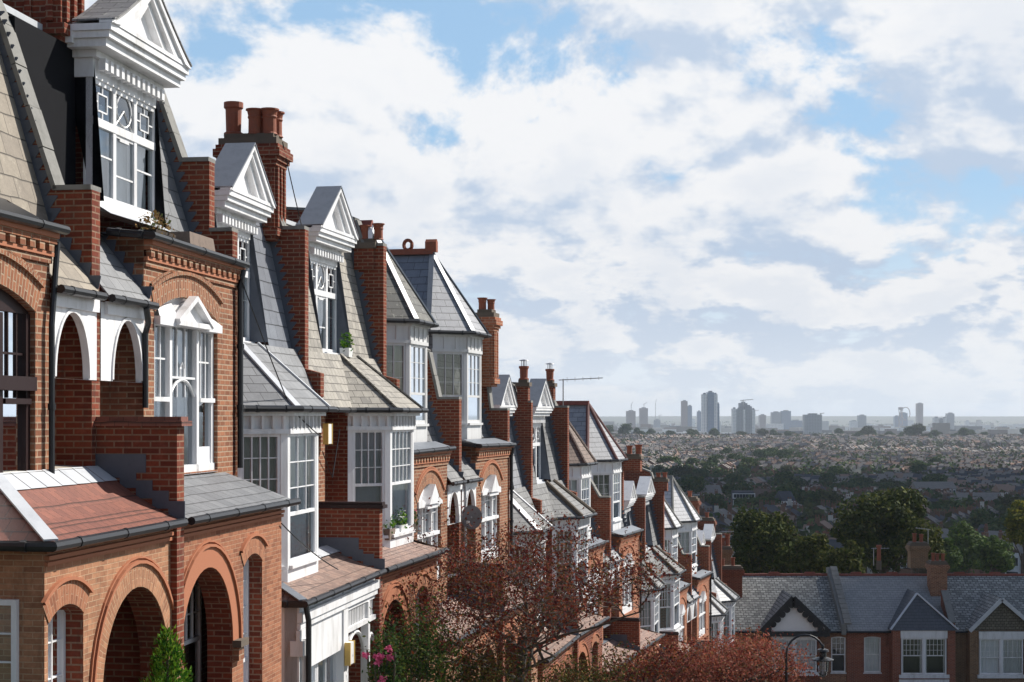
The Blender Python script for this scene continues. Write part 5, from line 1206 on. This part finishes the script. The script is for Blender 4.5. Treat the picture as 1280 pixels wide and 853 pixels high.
# ------------------------------------------------------------------ the town on the far slope
m, t, p, o = newmat('far_brick'); g = t.n('ShaderNodeObjectInfo').outputs['Random']
for nm, col, ro in (('far_brick', (.17, .09, .06), .9), ('far_brick2', (.13, .09, .07), .9), ('far_render', (.50, .47, .43), .8), ('far_roof', (.25, .225, .205), .6), ('far_roof2', (.30, .205, .16), .7), ('far_roof3', (.075, .078, .09), .6), ('far_glass', (.03, .035, .04), .2), ('far_white', (.72, .72, .72), .6), ('far_pot', (.20, .09, .06), .8)):
    plain(nm, col, .95, .35, .8, bmp=0, spec=.08)
def house_shape(mb, o, ux, uy, wall, roof, rng, wdt=5.6, dep=8.5, hgt=5.6, rh=2.6, bayw=True, far=False):
    """one terraced house with front gable, bay, windows and chimney; ux along the row, uy into the house"""
    def T(a, b, z): return (o.x + ux.x * a + uy.x * b, o.y + ux.y * a + uy.y * b, o.z + z)
    def F_(mt, pts): mb.mat(mt).face([T(*q) for q in pts])
    def Bx(mt, a0, a1, b0, b1, z0, z1):
        F_(mt, [(a0, b0, z0), (a1, b0, z0), (a1, b0, z1), (a0, b0, z1)]); F_(mt, [(a0, b1, z0), (a1, b1, z0), (a1, b1, z1), (a0, b1, z1)])
        F_(mt, [(a0, b0, z0), (a0, b1, z0), (a0, b1, z1), (a0, b0, z1)]); F_(mt, [(a1, b0, z0), (a1, b1, z0), (a1, b1, z1), (a1, b0, z1)]); F_(mt, [(a0, b0, z1), (a1, b0, z1), (a1, b1, z1), (a0, b1, z1)])
    w_, d_, h_ = wdt, dep, hgt
    F_(wall, [(0, 0, -2), (w_, 0, -2), (w_, 0, h_), (0, 0, h_)]); F_(wall, [(0, d_, -2), (w_, d_, -2), (w_, d_, h_), (0, d_, h_)])
    for a in (0, w_): F_(wall, [(a, 0, -2), (a, d_, -2), (a, d_, h_), (a, d_ / 2, h_ + rh), (a, 0, h_)])
    F_(roof, [(-.1, -.3, h_ - .15), (w_ + .1, -.3, h_ - .15), (w_ + .1, d_ / 2, h_ + rh + .05), (-.1, d_ / 2, h_ + rh + .05)]); F_(roof, [(-.1, d_ + .3, h_ - .15), (w_ + .1, d_ + .3, h_ - .15), (w_ + .1, d_ / 2, h_ + rh + .05), (-.1, d_ / 2, h_ + rh + .05)])
    fw = 'far_white' if rng.random() < (.42 if not far else .38) else wall
    b0, b1 = w_ * .08, w_ * .58
    if bayw and not (far and rng.random() < .6):
        Bx(fw, b0, b1, -.8, 0, -2, h_ - .1)
        F_(wall, [(b0, -.8, h_), (b1, -.8, h_), ((b0 + b1) / 2, -.8, h_ + 1.5)]); 
        for s_, e_ in ((b0 - .15, (b0 + b1) / 2), (b1 + .15, (b0 + b1) / 2)): F_(roof, [(s_, -.95, h_ - .1), (e_, -.95, h_ + 1.6), (e_, 2.4, h_ + 1.6), (s_, .3, h_ - .1)])
        for z in (.8, 3.5): F_('far_glass', [(b0 + .25, -.82, z), (b1 - .25, -.82, z), (b1 - .25, -.82, z + 1.5), (b0 + .25, -.82, z + 1.5)])
    for z in (3.6,): F_('far_glass', [(w_ * .70, -.03, z), (w_ * .88, -.03, z), (w_ * .88, -.03, z + 1.4), (w_ * .70, -.03, z + 1.4)])
    for a in (.18, .6):
        for z in (1., 3.7): F_('far_glass', [(w_ * a, d_ + .03, z), (w_ * (a + .2), d_ + .03, z), (w_ * (a + .2), d_ + .03, z + 1.4), (w_ * a, d_ + .03, z + 1.4)])
        F_('far_white', [(w_ * a - .12, d_ + .015, 3.55), (w_ * (a + .2) + .12, d_ + .015, 3.55), (w_ * (a + .2) + .12, d_ + .015, 5.25), (w_ * a - .12, d_ + .015, 5.25)])
    Bx(wall, w_ * .1, w_ * .5, d_, d_ + 4, -2, h_ - 1.6); F_(roof, [(w_ * .07, d_, h_ - .6), (w_ * .55, d_, h_ - 1.5), (w_ * .55, d_ + 4.1, h_ - 1.5), (w_ * .07, d_ + 4.1, h_ - .6)])
    Bx(wall if not far else 'far_brick2', w_ - .35, w_ + .25, d_ / 2 - .9, d_ / 2 + .3, h_, h_ + rh + (1.0 if not far else .5))
    for q in range(2 if bayw != 2 else 0): Bx('far_pot', w_ - .2, w_ + .08, d_ / 2 - .9 + q * .8, d_ / 2 - .62 + q * .8, h_ + rh + 1.1, h_ + rh + 1.6)
town = random.Random(99)
districts = []      # rows of houses laid street by street
spots = []
def zone(x, y):
    px = 640 + F * x / y
    c = 'below the leftmost skyline towers' if px < 860 else 'below the tallest tower' if px < 960 else 'below the dark slab block' if px < 1080 else 'below the looping sculpture' if px < 1180 else 'near the right edge'
    d = 'just beyond the row' if y < 480 else 'low in the valley' if y < 640 else 'in mid valley' if y < 900 else 'on the lower far slope' if y < 1500 else 'high on the far slope' if y < 2150 else 'on the ridge line'
    return d + ' ' + c
def in_wedge(x, y, m_=.0): return (-.005 - m_) * y < x < (.33 + m_) * y
sx0 = 0
cells = {}
def cell_angle(x, y):
    cx_, cy_ = int((x + 400) // 190), int(y // 210)
    if (cx_, cy_) not in cells:
        rg = random.Random(cx_ * 71 + cy_ * 13 + 5); cells[(cx_, cy_)] = (radians(rg.choice([-52, -38, -25, 15, 32, 62, 75, 5])), rg.random())
    return cells[(cx_, cy_)], (cx_, cy_)
OPEN = [(0.135, 1080, 120, 70), (.085, 900, 40, 60), (.21, 900, 70, 50), (.30, 560, 50, 50), (.115, 660, 22, 16), (.165, 575, 25, 12)]   # pockets with trees rather than houses
def blocked(x, y):
    for (tx, yy, rx, ry) in OPEN:
        if ((x - tx * yy) / rx) ** 2 + ((y - yy) / ry) ** 2 < 1: return True
    return False
for cx_ in range(0, 8):
    for cy_ in range(1, 12):
        (ang, rr), key = cell_angle(cx_ * 190 - 400 + 5, cy_ * 210 + 5)
        c0 = Vector((cx_ * 190 - 400 + 95, cy_ * 210 + 105)); ux, uy = Vector((cos(ang), sin(ang))), Vector((-sin(ang), cos(ang)))
        for j in range(-5, 6):
            for side in (0, 1):
                L = -150.0
                while L < 150:
                    L += 5.7
                    if town.random() < .035: L += town.uniform(6, 22)
                    q = c0 + ux * L + uy * (j * 46 + (0 if side == 0 else 17))
                    if not (c0.x - 95 < q.x < c0.x + 95 and c0.y - 105 < q.y < c0.y + 105): continue
                    if q.y < 300 or q.y > 2430 or not in_wedge(q.x, q.y, .02) or blocked(q.x, q.y): continue
                    u2, v2 = (ux, uy) if side == 1 else (-ux, -uy)
                    spots.append((q.y, Vector((q.x, q.y, gz(q.x, q.y))), u2, v2))
spots.sort(key=lambda s_: s_[0])
VARI = [('far_brick', 'far_roof'), ('far_brick2', 'far_roof3'), ('far_brick', 'far_roof2'), ('far_render', 'far_roof'), ('far_brick2', 'far_roof'), ('far_brick', 'far_roof3')]
KIND = ['red brick and grey slate', 'brown brick and dark slate', 'red brick and brown tile', 'pale rendered and grey slate', 'brown brick and grey slate', 'red brick and black slate']
protos = []
for i, (wl, rf) in enumerate(VARI):
    mb = MB(); house_shape(mb, Vector((0, 0, 0)), Vector((1, 0)), Vector((0, 1)), wl, rf, town); me = mb.mesh('town_house'); protos.append(me)
# houses one can pick out in the nearer valley: one object each
near = [s_ for s_ in spots if 385 < s_[0] and s_[1].x > .06 * s_[0]][:295]; ids = {id(s_) for s_ in near}; rest = [s_ for s_ in spots if id(s_) not in ids]
for (y, q, u, v) in near:
    i = town.randrange(6); h = D.objects.new('town_house', protos[i]); COL.objects.link(h); h.location = q; h.rotation_euler = (0, 0, math.atan2(u.y, u.x)); h.scale = (1, 1, town.uniform(.92, 1.12))
    tag(h, '%s house %s' % (KIND[i], zone(q.x, q.y)), 'house', 'small %s houses %s' % (KIND[i], zone(q.x, q.y)))
mb = MB(); 
for (y, q, u, v) in rest:
    wl, rf = town.choice(VARI); house_shape(mb, q, u, v, wl, rf, town, hgt=5.6 * town.uniform(.9, 1.15), bayw=2 if y > 620 else 1, far=y > 760)
tag(mb.build('distant_houses', fix=False), 'mass of small terraced houses covering the far hillside', 'houses', kind='stuff')
# larger blocks in the valley
def block(name, px, Y, wpx, depth, hgt, wallm, roofm, label, ang=0., storeys=3, wins=9, mans=False, cat='building'):
    b = ground_at(px, Y); L = wpx / F * Y; h = empty(name, b, ang); tag(h, label, cat)
    mb = MB().mat(wallm); mb.box(0, L, 0, depth, -3, hgt); mb.build('wall', h)
    mb = MB().mat(roofm)
    if mans: mb.ext([(0, -.2, hgt), (L, -.2, hgt), (L, depth + .2, hgt), (0, depth + .2, hgt)], (0, 0, .1)); mb.vz([(-.1, hgt + .1), (1.6, hgt + 3), (depth - 1.6, hgt + 3), (depth + .1, hgt + .1)], .1, L - .1)
    else: mb.vz([(-.3, hgt), (depth / 2, hgt + 3.2), (depth + .3, hgt)], -.2, L + .2)
    mb.build('roof', h)
    for s_ in range(storeys):
        for i in range(wins):
            a = L * (i + .5) / wins; z = hgt * (s_ + .35) / storeys
            mb = MB().mat('far_white'); mb.box(a - .75, a + .75, -.08, 0, z - .15, z + hgt / storeys * .62); mb.mat('far_glass'); mb.box(a - .55, a + .55, -.11, -.081, z, z + hgt / storeys * .52); mb.build('window', h)
    if mans:
        for i in range(wins): a = L * (i + .5) / wins; mb = MB().mat('far_white'); mb.box(a - .8, a + .8, .1, 1.5, hgt + .5, hgt + 2.4); mb.mat('far_glass'); mb.box(a - .5, a + .5, .06, .099, hgt + .8, hgt + 2.1); mb.build('dormer', h)
block('brick_block', 851, 640, 52, 14, 8.5, 'far_brick', 'far_roof', 'long red brick block with blue-grey roof left of the valley trees', .05, 2, 10)
block('brick_block', 917, 600, 26, 12, 8, 'far_brick2', 'far_roof3', 'brown block with a row of white dormers under the wooded slope', -.05, 2, 7, True)
block('brick_block', 944, 620, 20, 16, 8, 'far_brick', 'far_brick2', 'squat orange brick hall right of the dormered block', -.1, 2, 3)
block('white_block', 979, 560, 16, 9, 9, 'far_white', 'far_roof3', 'bright white house standing out among the dark valley roofs', .2, 2, 3)
block('flat_block', 1200, 640, 58, 12, 6.5, 'far_render', 'far_roof', 'long low pale building in the valley at the right', 0, 2, 12)
block('flat_block', 1250, 700, 16, 12, 9, 'far_brick2', 'far_roof2', 'brown box-shaped building at the right end of the long pale one', 0, 2, 3)
block('villa_row', 1146, 760, 50, 12, 9, 'far_brick', 'far_roof', 'row of tall gabled brick villas with white windows in mid valley', .03, 2, 9)
block('pale_house', 1195, 300, 44, 12, 5.5, 'far_render', 'far_roof3', 'low pale-roofed building just beyond the right-hand row roof', .12, 1, 6)

# ------------------------------------------------------------------ trees of the valley and the far slope
tm = []
for i, (lm, sq) in enumerate((('leaf_far', .9), ('leaf_far', 1.15), ('leaf_far_olive', .85), ('leaf_mid', .95), ('leaf_far', .75))):
    rg = random.Random(i + 70); f = MB().mat('bark'); f.tube([(0, 0, -1), (0, 0, 5)], [.35, .2], 6); f.mat(lm)
    for c in range(26):
        a = rg.random() * 2 * pi; e = math.asin(rg.uniform(-.4, 1)); q = rg.uniform(.45, .8)
        leaves(f, (4 * q * cos(a) * cos(e), 4 * q * sin(a) * cos(e), 6.3 + 4 * sq * q * sin(e)), (1.7, 1.7, 1.3), 42, .95, .4, shell=.3, rng=rg)
    leaves(f, (0, 0, 6.2), (2.8, 2.8, 2.6 * sq), 60, 1.8, .3, rng=rg); tm.append(f.mesh('valley_tree'))
TL = ['dark green', 'tall dark green', 'olive', 'mid green', 'low dark green']
def vtree(x, y, s_, i, kind='valley'):
    o = D.objects.new('valley_tree', tm[i]); COL.objects.link(o); o.location = (x, y, gz(x, y) - .4); o.rotation_euler = (0, 0, town.random() * 6.28); o.scale = (s_ * town.uniform(.9, 1.2), s_ * town.uniform(.9, 1.2), s_ * town.uniform(.85, 1.1))
    tag(o, '%s tree %s' % (TL[i], zone(x, y)), 'tree', '%s trees %s' % (TL[i], zone(x, y)))
nt_ = 0
for (tx, yy, rx, ry) in OPEN:
    for _ in range(12):
        a = town.random() * 6.28; q = sqrt(town.random()); vtree(tx * yy + rx * q * cos(a), yy + ry * q * sin(a), town.uniform(.9, 1.5), town.choice((0, 1, 2, 3, 3, 4)))
for (px0, px1, Y, n, s0) in ((780, 900, 1000, 14, 1.2), (830, 960, 1250, 16, 1.2), (770, 830, 800, 8, 1.2), (900, 1010, 1450, 16, 1.3), (1080, 1130, 850, 8, 1.1), (1190, 1280, 430, 8, 1.0), (1230, 1280, 620, 6, 1.0), (1010, 1060, 640, 6, .9), (886, 900, 590, 3, 1.0), (1130, 1170, 1150, 6, 1.2)):
    for _ in range(n): y = Y * town.uniform(.93, 1.07); vtree((town.uniform(px0, px1) - 640) / F * y, y, s0 * town.uniform(.8, 1.2), town.choice((0, 0, 1, 2, 3, 4)))
for _ in range(62):
    y = town.uniform(2280, 2440); vtree(y * town.uniform(.06, .32), y, town.choice((1.1, 1.3, 1.5, 1.9)) * town.uniform(.8, 1.1), town.choice((0, 1, 2, 4)))
for px, s_ in ((1085, 2.3), (1148, 2.6), (1137, 2.1), (1168, 1.9), (1205, 2.0), (782, 2.2), (760, 2.0)): vtree((px - 640) / F * 2300, 2300, s_, 2 if s_ > 2.2 else 1)
# the many small crowns nobody could count
f = MB(); f.mat('leaf_far'); k2 = 0
for _ in range(3900):
    y = 380 + 2050 * town.random() ** 1.0; x = y * town.uniform(-.02, .34)
    if _ % 3 == 0: f.mat('leaf_far_olive')
    else: f.mat('leaf_far')
    s_ = town.uniform(2.2, 5.0) * (1 if y < 1000 else 1.15); z = gz(x, y) + s_ * 1.15; n = 46 if y < 1000 else 24
    leaves(f, (x, y, z), (s_, s_, s_ * .95), n, s_ * .52, .4, shell=.4, rng=town)
tag(f.build('garden_trees', fix=False), 'countless small garden trees and hedges between the far houses', 'trees', kind='stuff')

# ------------------------------------------------------------------ skyline
for nm, col, col2, sx_, sz_ in (('tower_glass', (.08, .15, .27), (.22, .30, .42), 3.2, 3.3), ('tower_pale', (.80, .80, .80), (.45, .50, .56), 4.0, 3.2), ('tower_grey', (.26, .29, .34), (.12, .14, .18), 3.6, 3.3), ('tower_brown', (.30, .22, .21), (.16, .15, .18), 3.6, 3.3)):
    m, t, p, o = newmat(nm); uv = t.n('ShaderNodeTexCoord').outputs['UV']
    b = t.n('ShaderNodeTexBrick', offset=0.0); t.put(b.inputs['Vector'], uv)
    for k_, q in (('Scale', 1.0), ('Mortar Size', .8), ('Mortar Smooth', 0.), ('Bias', 0.), ('Brick Width', sx_), ('Row Height', sz_)): b.inputs[k_].default_value = q
    for k_, q in (('Color1', col2), ('Color2', tuple(x * .7 for x in col2)), ('Mortar', col)): b.inputs[k_].default_value = (*q, 1)
    t.put(p.inputs['Base Color'], b.outputs[0]); p.inputs['Roughness'].default_value = .4
def tower(Y, segs, label, name='tower_block', crane=None, zb=546, depth=24):
    """segs: (px0, px1, top py, material, forward offset) for each slab of the tower"""
    x0 = min(s_[0] for s_ in segs); x1 = max(s_[1] for s_ in segs); cx_ = ((x0 + x1) / 2 - 640) / F * Y; z0 = (520 - zb) / F * Y - 4
    h = empty(name, (cx_, Y, z0)); tag(h, label, 'tower')
    for (a, b, tp, mt, fo) in segs:
        mb = MB().mat(mt); A, B, Z = (a - 640) / F * Y - cx_, (b - 640) / F * Y - cx_, (520 - tp) / F * Y - z0
        mb.box(A, B, -fo, depth - fo * .5, 0, Z); mb.mat('tower_grey'); mb.box(A + (B - A) * .25, A + (B - A) * .75, 2 - fo, depth * .6, Z, Z + 3); mb.build('slab', h)
    if crane:
        for (px, py0, jl, tilt) in crane:
            mb = MB().mat('steel'); xx = (px - 640) / F * Y - cx_; zt = (520 - py0) / F * Y - z0; zz = (520 - min(s_[2] for s_ in segs)) / F * Y - z0
            mb.tube([(xx, 0, zz - 4), (xx, 0, zt)], 1.0, 5); mb.tube([(xx - jl * .3, 0, zt - 2), (xx, 0, zt - 1), (xx + jl, 0, zt + tilt)], .8, 4); mb.build('crane', h)
tower(3500, [(878, 884, 493, 'tower_pale', 0), (884.3, 892.5, 490.5, 'tower_glass', 3), (892.8, 897, 493, 'tower_pale', 0), (897.2, 899.5, 505, 'tower_glass', -2)], 'tallest glassy tower on the skyline, with pale edges')
tower(3600, [(916, 920.5, 511, 'tower_pale', 1), (920.7, 929, 511.5, 'tower_grey', 0), (925, 935, 504, 'tower_grey', -8), (929.2, 931.5, 512, 'tower_pale', 1), (932, 940, 508, 'tower_grey', -2), (940.2, 944, 512, 'tower_pale', 0)], 'broad stepped cluster tower right of the tallest tower', crane=[(929, 500, 22, 1)])
tower(5200, [(852, 859.5, 501.5, 'tower_brown', 0), (859.7, 865, 507.5, 'tower_glass', 0)], 'slim two-step tower left of the tallest tower', zb=545)
tower(5200, [(872, 876.5, 514.5, 'tower_glass', 0)], 'short blue block just left of the tallest tower', zb=545)
tower(5600, [(783, 794.5, 514, 'tower_brown', 0)], 'leftmost skyline tower with masts on its roof', crane=[(789, 506, 5, 9)], zb=543)
tower(5600, [(799.5, 810, 510.5, 'tower_brown', 0)], 'second skyline tower from the left, topped by a crane', crane=[(805, 505, 10, 5)], zb=543)
tower(6000, [(817.5, 825.5, 525, 'tower_grey', 0)], 'stumpy dark block under a thin crane on the left skyline', crane=[(819.5, 504, 3, 14), (824, 519, 10, 0)], zb=540)
tower(5400, [(949.5, 957.5, 519, 'tower_brown', 0)], 'plain square block between the stepped cluster and the pale group', crane=[(944, 513, 12, 0)], zb=545)
tower(5600, [(964.5, 976, 515.5, 'tower_grey', 0), (976.5, 988.5, 514, 'tower_glass', 4)], 'pair of hazy joined towers left of the dark slab block', zb=545)
tower(5600, [(986, 1003, 526, 'tower_glass', 0)], 'low hazy blue block beside the pair of joined towers', zb=545)
tower(3700, [(1005.5, 1027.5, 518.5, 'tower_grey', 0)], 'dark slab block of flats with rows of windows on the ridge', crane=[(1026, 516.5, 8, 0)], zb=545)
tower(5400, [(1063, 1072.5, 526.5, 'tower_pale', 0), (1073, 1083, 519.5, 'tower_grey', 0)], 'pale and grey double block right of the dark slab block', zb=543)
tower(6200, [(1118.5, 1124, 520.5, 'tower_glass', 0)], 'small block left of the looping sculpture tower', zb=540)
tower(6200, [(1125.5, 1134.5, 516.5, 'tower_glass', 0)], 'blue block in front of the looping sculpture tower', zb=540)
tower(6000, [(1146.5, 1154, 504.5, 'tower_brown', 0)], 'tall slim lone tower right of the looping sculpture', zb=541)
tower(4200, [(1168.5, 1174, 522.5, 'tower_pale', 0), (1174.4, 1178.5, 524, 'tower_grey', 1), (1179, 1183.5, 523, 'tower_pale', 0)], 'striped slab tower below the lone slim tower', zb=548)
tower(5600, [(1184, 1193, 517, 'tower_grey', 0)], 'square grey tower right of the striped slab', zb=541)
tower(6200, [(1207.5, 1212, 526.5, 'tower_pale', 0)], 'faint slender block near the right of the skyline', zb=541)
tower(4600, [(1251, 1262, 534.5, 'far_brick', 0)], 'low red building at the right of the far plain', zb=543)
# looping lattice sculpture tower
Y = 6100.; r = empty('sculpture_tower', ((1130 - 640) / F * Y, Y, -70)); tag(r, 'faint looping lattice sculpture tower on the skyline', 'sculpture')
mb = MB().mat('tower_brown')
for ph in range(4): mb.tube([((3 + 1.5 * (1 - t / 10)) * 2.2 * cos(ph * 1.57 + t * .5) - 12, 2.2 * 3 * sin(ph * 1.57 + t * .5), t * 10.2) for t in range(11)], 1.2, 5, caps=False)
mb.tube([(6 + 17 * cos(t * pi / 7 - .6), 3 * sin(t), 78 + 24 * sin(t * pi / 7 - .6)) for t in range(13)], 1.7, 5, caps=False); mb.build('lattice', r)
mb = MB().mat('tower_brown'); mb.lathe((-12, 0, 92), [(3, 0), (9, 3), (9, 9), (3, 11)], 10); mb.build('platform', r)
# low blocks of the far city
f = MB(); cr_ = random.Random(5)
for i in range(1500):
    y = cr_.uniform(3300, 8200); x = y * cr_.uniform(-.03, .36); w_ = cr_.uniform(12, 60); d_ = cr_.uniform(10, 30); hh = cr_.choice((7, 9, 12, 15, 24)) * cr_.uniform(.8, 1.3) * (1.6 if cr_.random() < .05 else 1)
    f.mat(cr_.choice(('far_render', 'far_white', 'far_brick2', 'far_roof', 'far_brick', 'tower_pale', 'far_roof3'))); z = gz(x, y) - 2; f.box(x, x + w_, y, y + d_, z, z + hh)
for i in range(900):
    y = cr_.uniform(3000, 8800); x = y * cr_.uniform(-.03, .36); f.mat('leaf_far'); s_ = cr_.uniform(6, 22); leaves(f, (x, y, gz(x, y) + 4), (s_ * 1.8, s_, 7), 16, 9, .5, rng=cr_)
tag(f.build('distant_city', fix=False), 'blur of low buildings and trees on the plain behind the ridge', 'city', kind='stuff')
tag(grid('far_hills', lambda y: [-2000 + k * 200 for k in range(36)], [11010, 11400, 12000], 'ground_mix'), kind='structure')

# ------------------------------------------------------------------ haze: one closed box round everything
mb = MB(); m = D.materials.new('haze_air'); m.use_nodes = True; t = NT(m.node_tree); m.node_tree.nodes.clear(); MAT['haze_air'] = m
v = t.n('ShaderNodeVolumePrincipled'); v.inputs['Color'].default_value = (.80, .89, 1.0, 1); v.inputs['Density'].default_value = 8.5e-5; v.inputs['Anisotropy'].default_value = .25
o = t.n('ShaderNodeOutputMaterial'); t.put(o.inputs['Volume'], v.outputs[0])
mb.mat('haze_air').box(-12000, 12000, -300, 13500, -110, 95); tag(mb.build('haze'), 'thin blue haze lying over the far city', 'haze', kind='stuff')

# ------------------------------------------------------------------ unseen cloud added off to the right, shaped to shade the valley and the row
plain('cloud_white', (.85, .86, .88), .95, 0, 1, bmp=0)
bm = bmesh.new(); rg = random.Random(8); CZ = 760.0
for i in range(70):
    gx, gy = rg.uniform(-1, 1), rg.uniform(-1, 1)
    if gx * gx + gy * gy > 1: continue
    sx, sy = 170 + 330 * gx, 600 + 420 * gy; zg = -40
    k_ = (CZ - zg) / math.tan(SUN_EL); R = rg.uniform(90, 150) * (1.2 - .4 * (gx * gx + gy * gy))
    if sy - R * .9 < 250: sy = 250 + R * .9
    M_ = Matrix.Translation((sx + k_ * sin(SUN_AZ), sy + k_ * cos(SUN_AZ), CZ + R * .2)) @ Matrix.Diagonal((R, R, R * .42, 1))
    bmesh.ops.create_icosphere(bm, subdivisions=3, radius=1, matrix=M_)
for v_ in bm.verts: v_.co += Vector((1, 1, .6)) * 9 * noise.noise(v_.co / 60)
k_ = (CZ + 10) / math.tan(SUN_EL); bmesh.ops.create_icosphere(bm, subdivisions=4, radius=1, matrix=Matrix.Translation((76 + k_ * sin(SUN_AZ), 99 + k_ * cos(SUN_AZ), CZ)) @ Matrix.Diagonal((63, 13, 6, 1)))  # thin wisp added to shade only the row across the street end
me = D.meshes.new('shade_cloud'); bm.to_mesh(me); bm.free(); me.materials.append(MAT['cloud_white']); me.polygons.foreach_set('use_smooth', [True] * len(me.polygons))
o = D.objects.new('shade_cloud', me); COL.objects.link(o); tag(o, kind='structure')

def cable(pts, label, r_=.010):
    mb = MB().mat('gutter_black'); out = []
    for a, b in zip(pts, pts[1:]):
        a, b = Vector(a), Vector(b)
        for i in range(9): t_ = i / 8; p = a.lerp(b, t_); p.z -= .10 * (b - a).length * .35 * 4 * t_ * (1 - t_) * .5; out.append(p)
    mb.tube(out, r_, 5); tag(mb.build('cable'), label, 'cable')
cable([hpt(1, 4.3, .95, -.75), hpt(2, 2.2, .98, -.15)], 'thin black cable strung from the near brick corner to the white bay')
cable([hpt(2, W + .05, -.10, 1.7), hpt(3, .75, -.14, 1.2), hpt(3, 1.2, -.14, 2.1)], 'pale cable looping down from the alarm box on the shaded brick')
cable([hpt(2, W - .3, -.75, 7.3), hpt(2, W + .1, -.55, 6.0), hpt(3, 1.3, -.9, 5.9)], 'slack wire running down from the big chimney stack')
cable([hpt(1, W - .2, .1, 2.9), hpt(2, 1.0, .52, 2.5), hpt(2, 2.6, .60, 2.0)], 'loose black wire hanging across the front of the white bay roof edge')
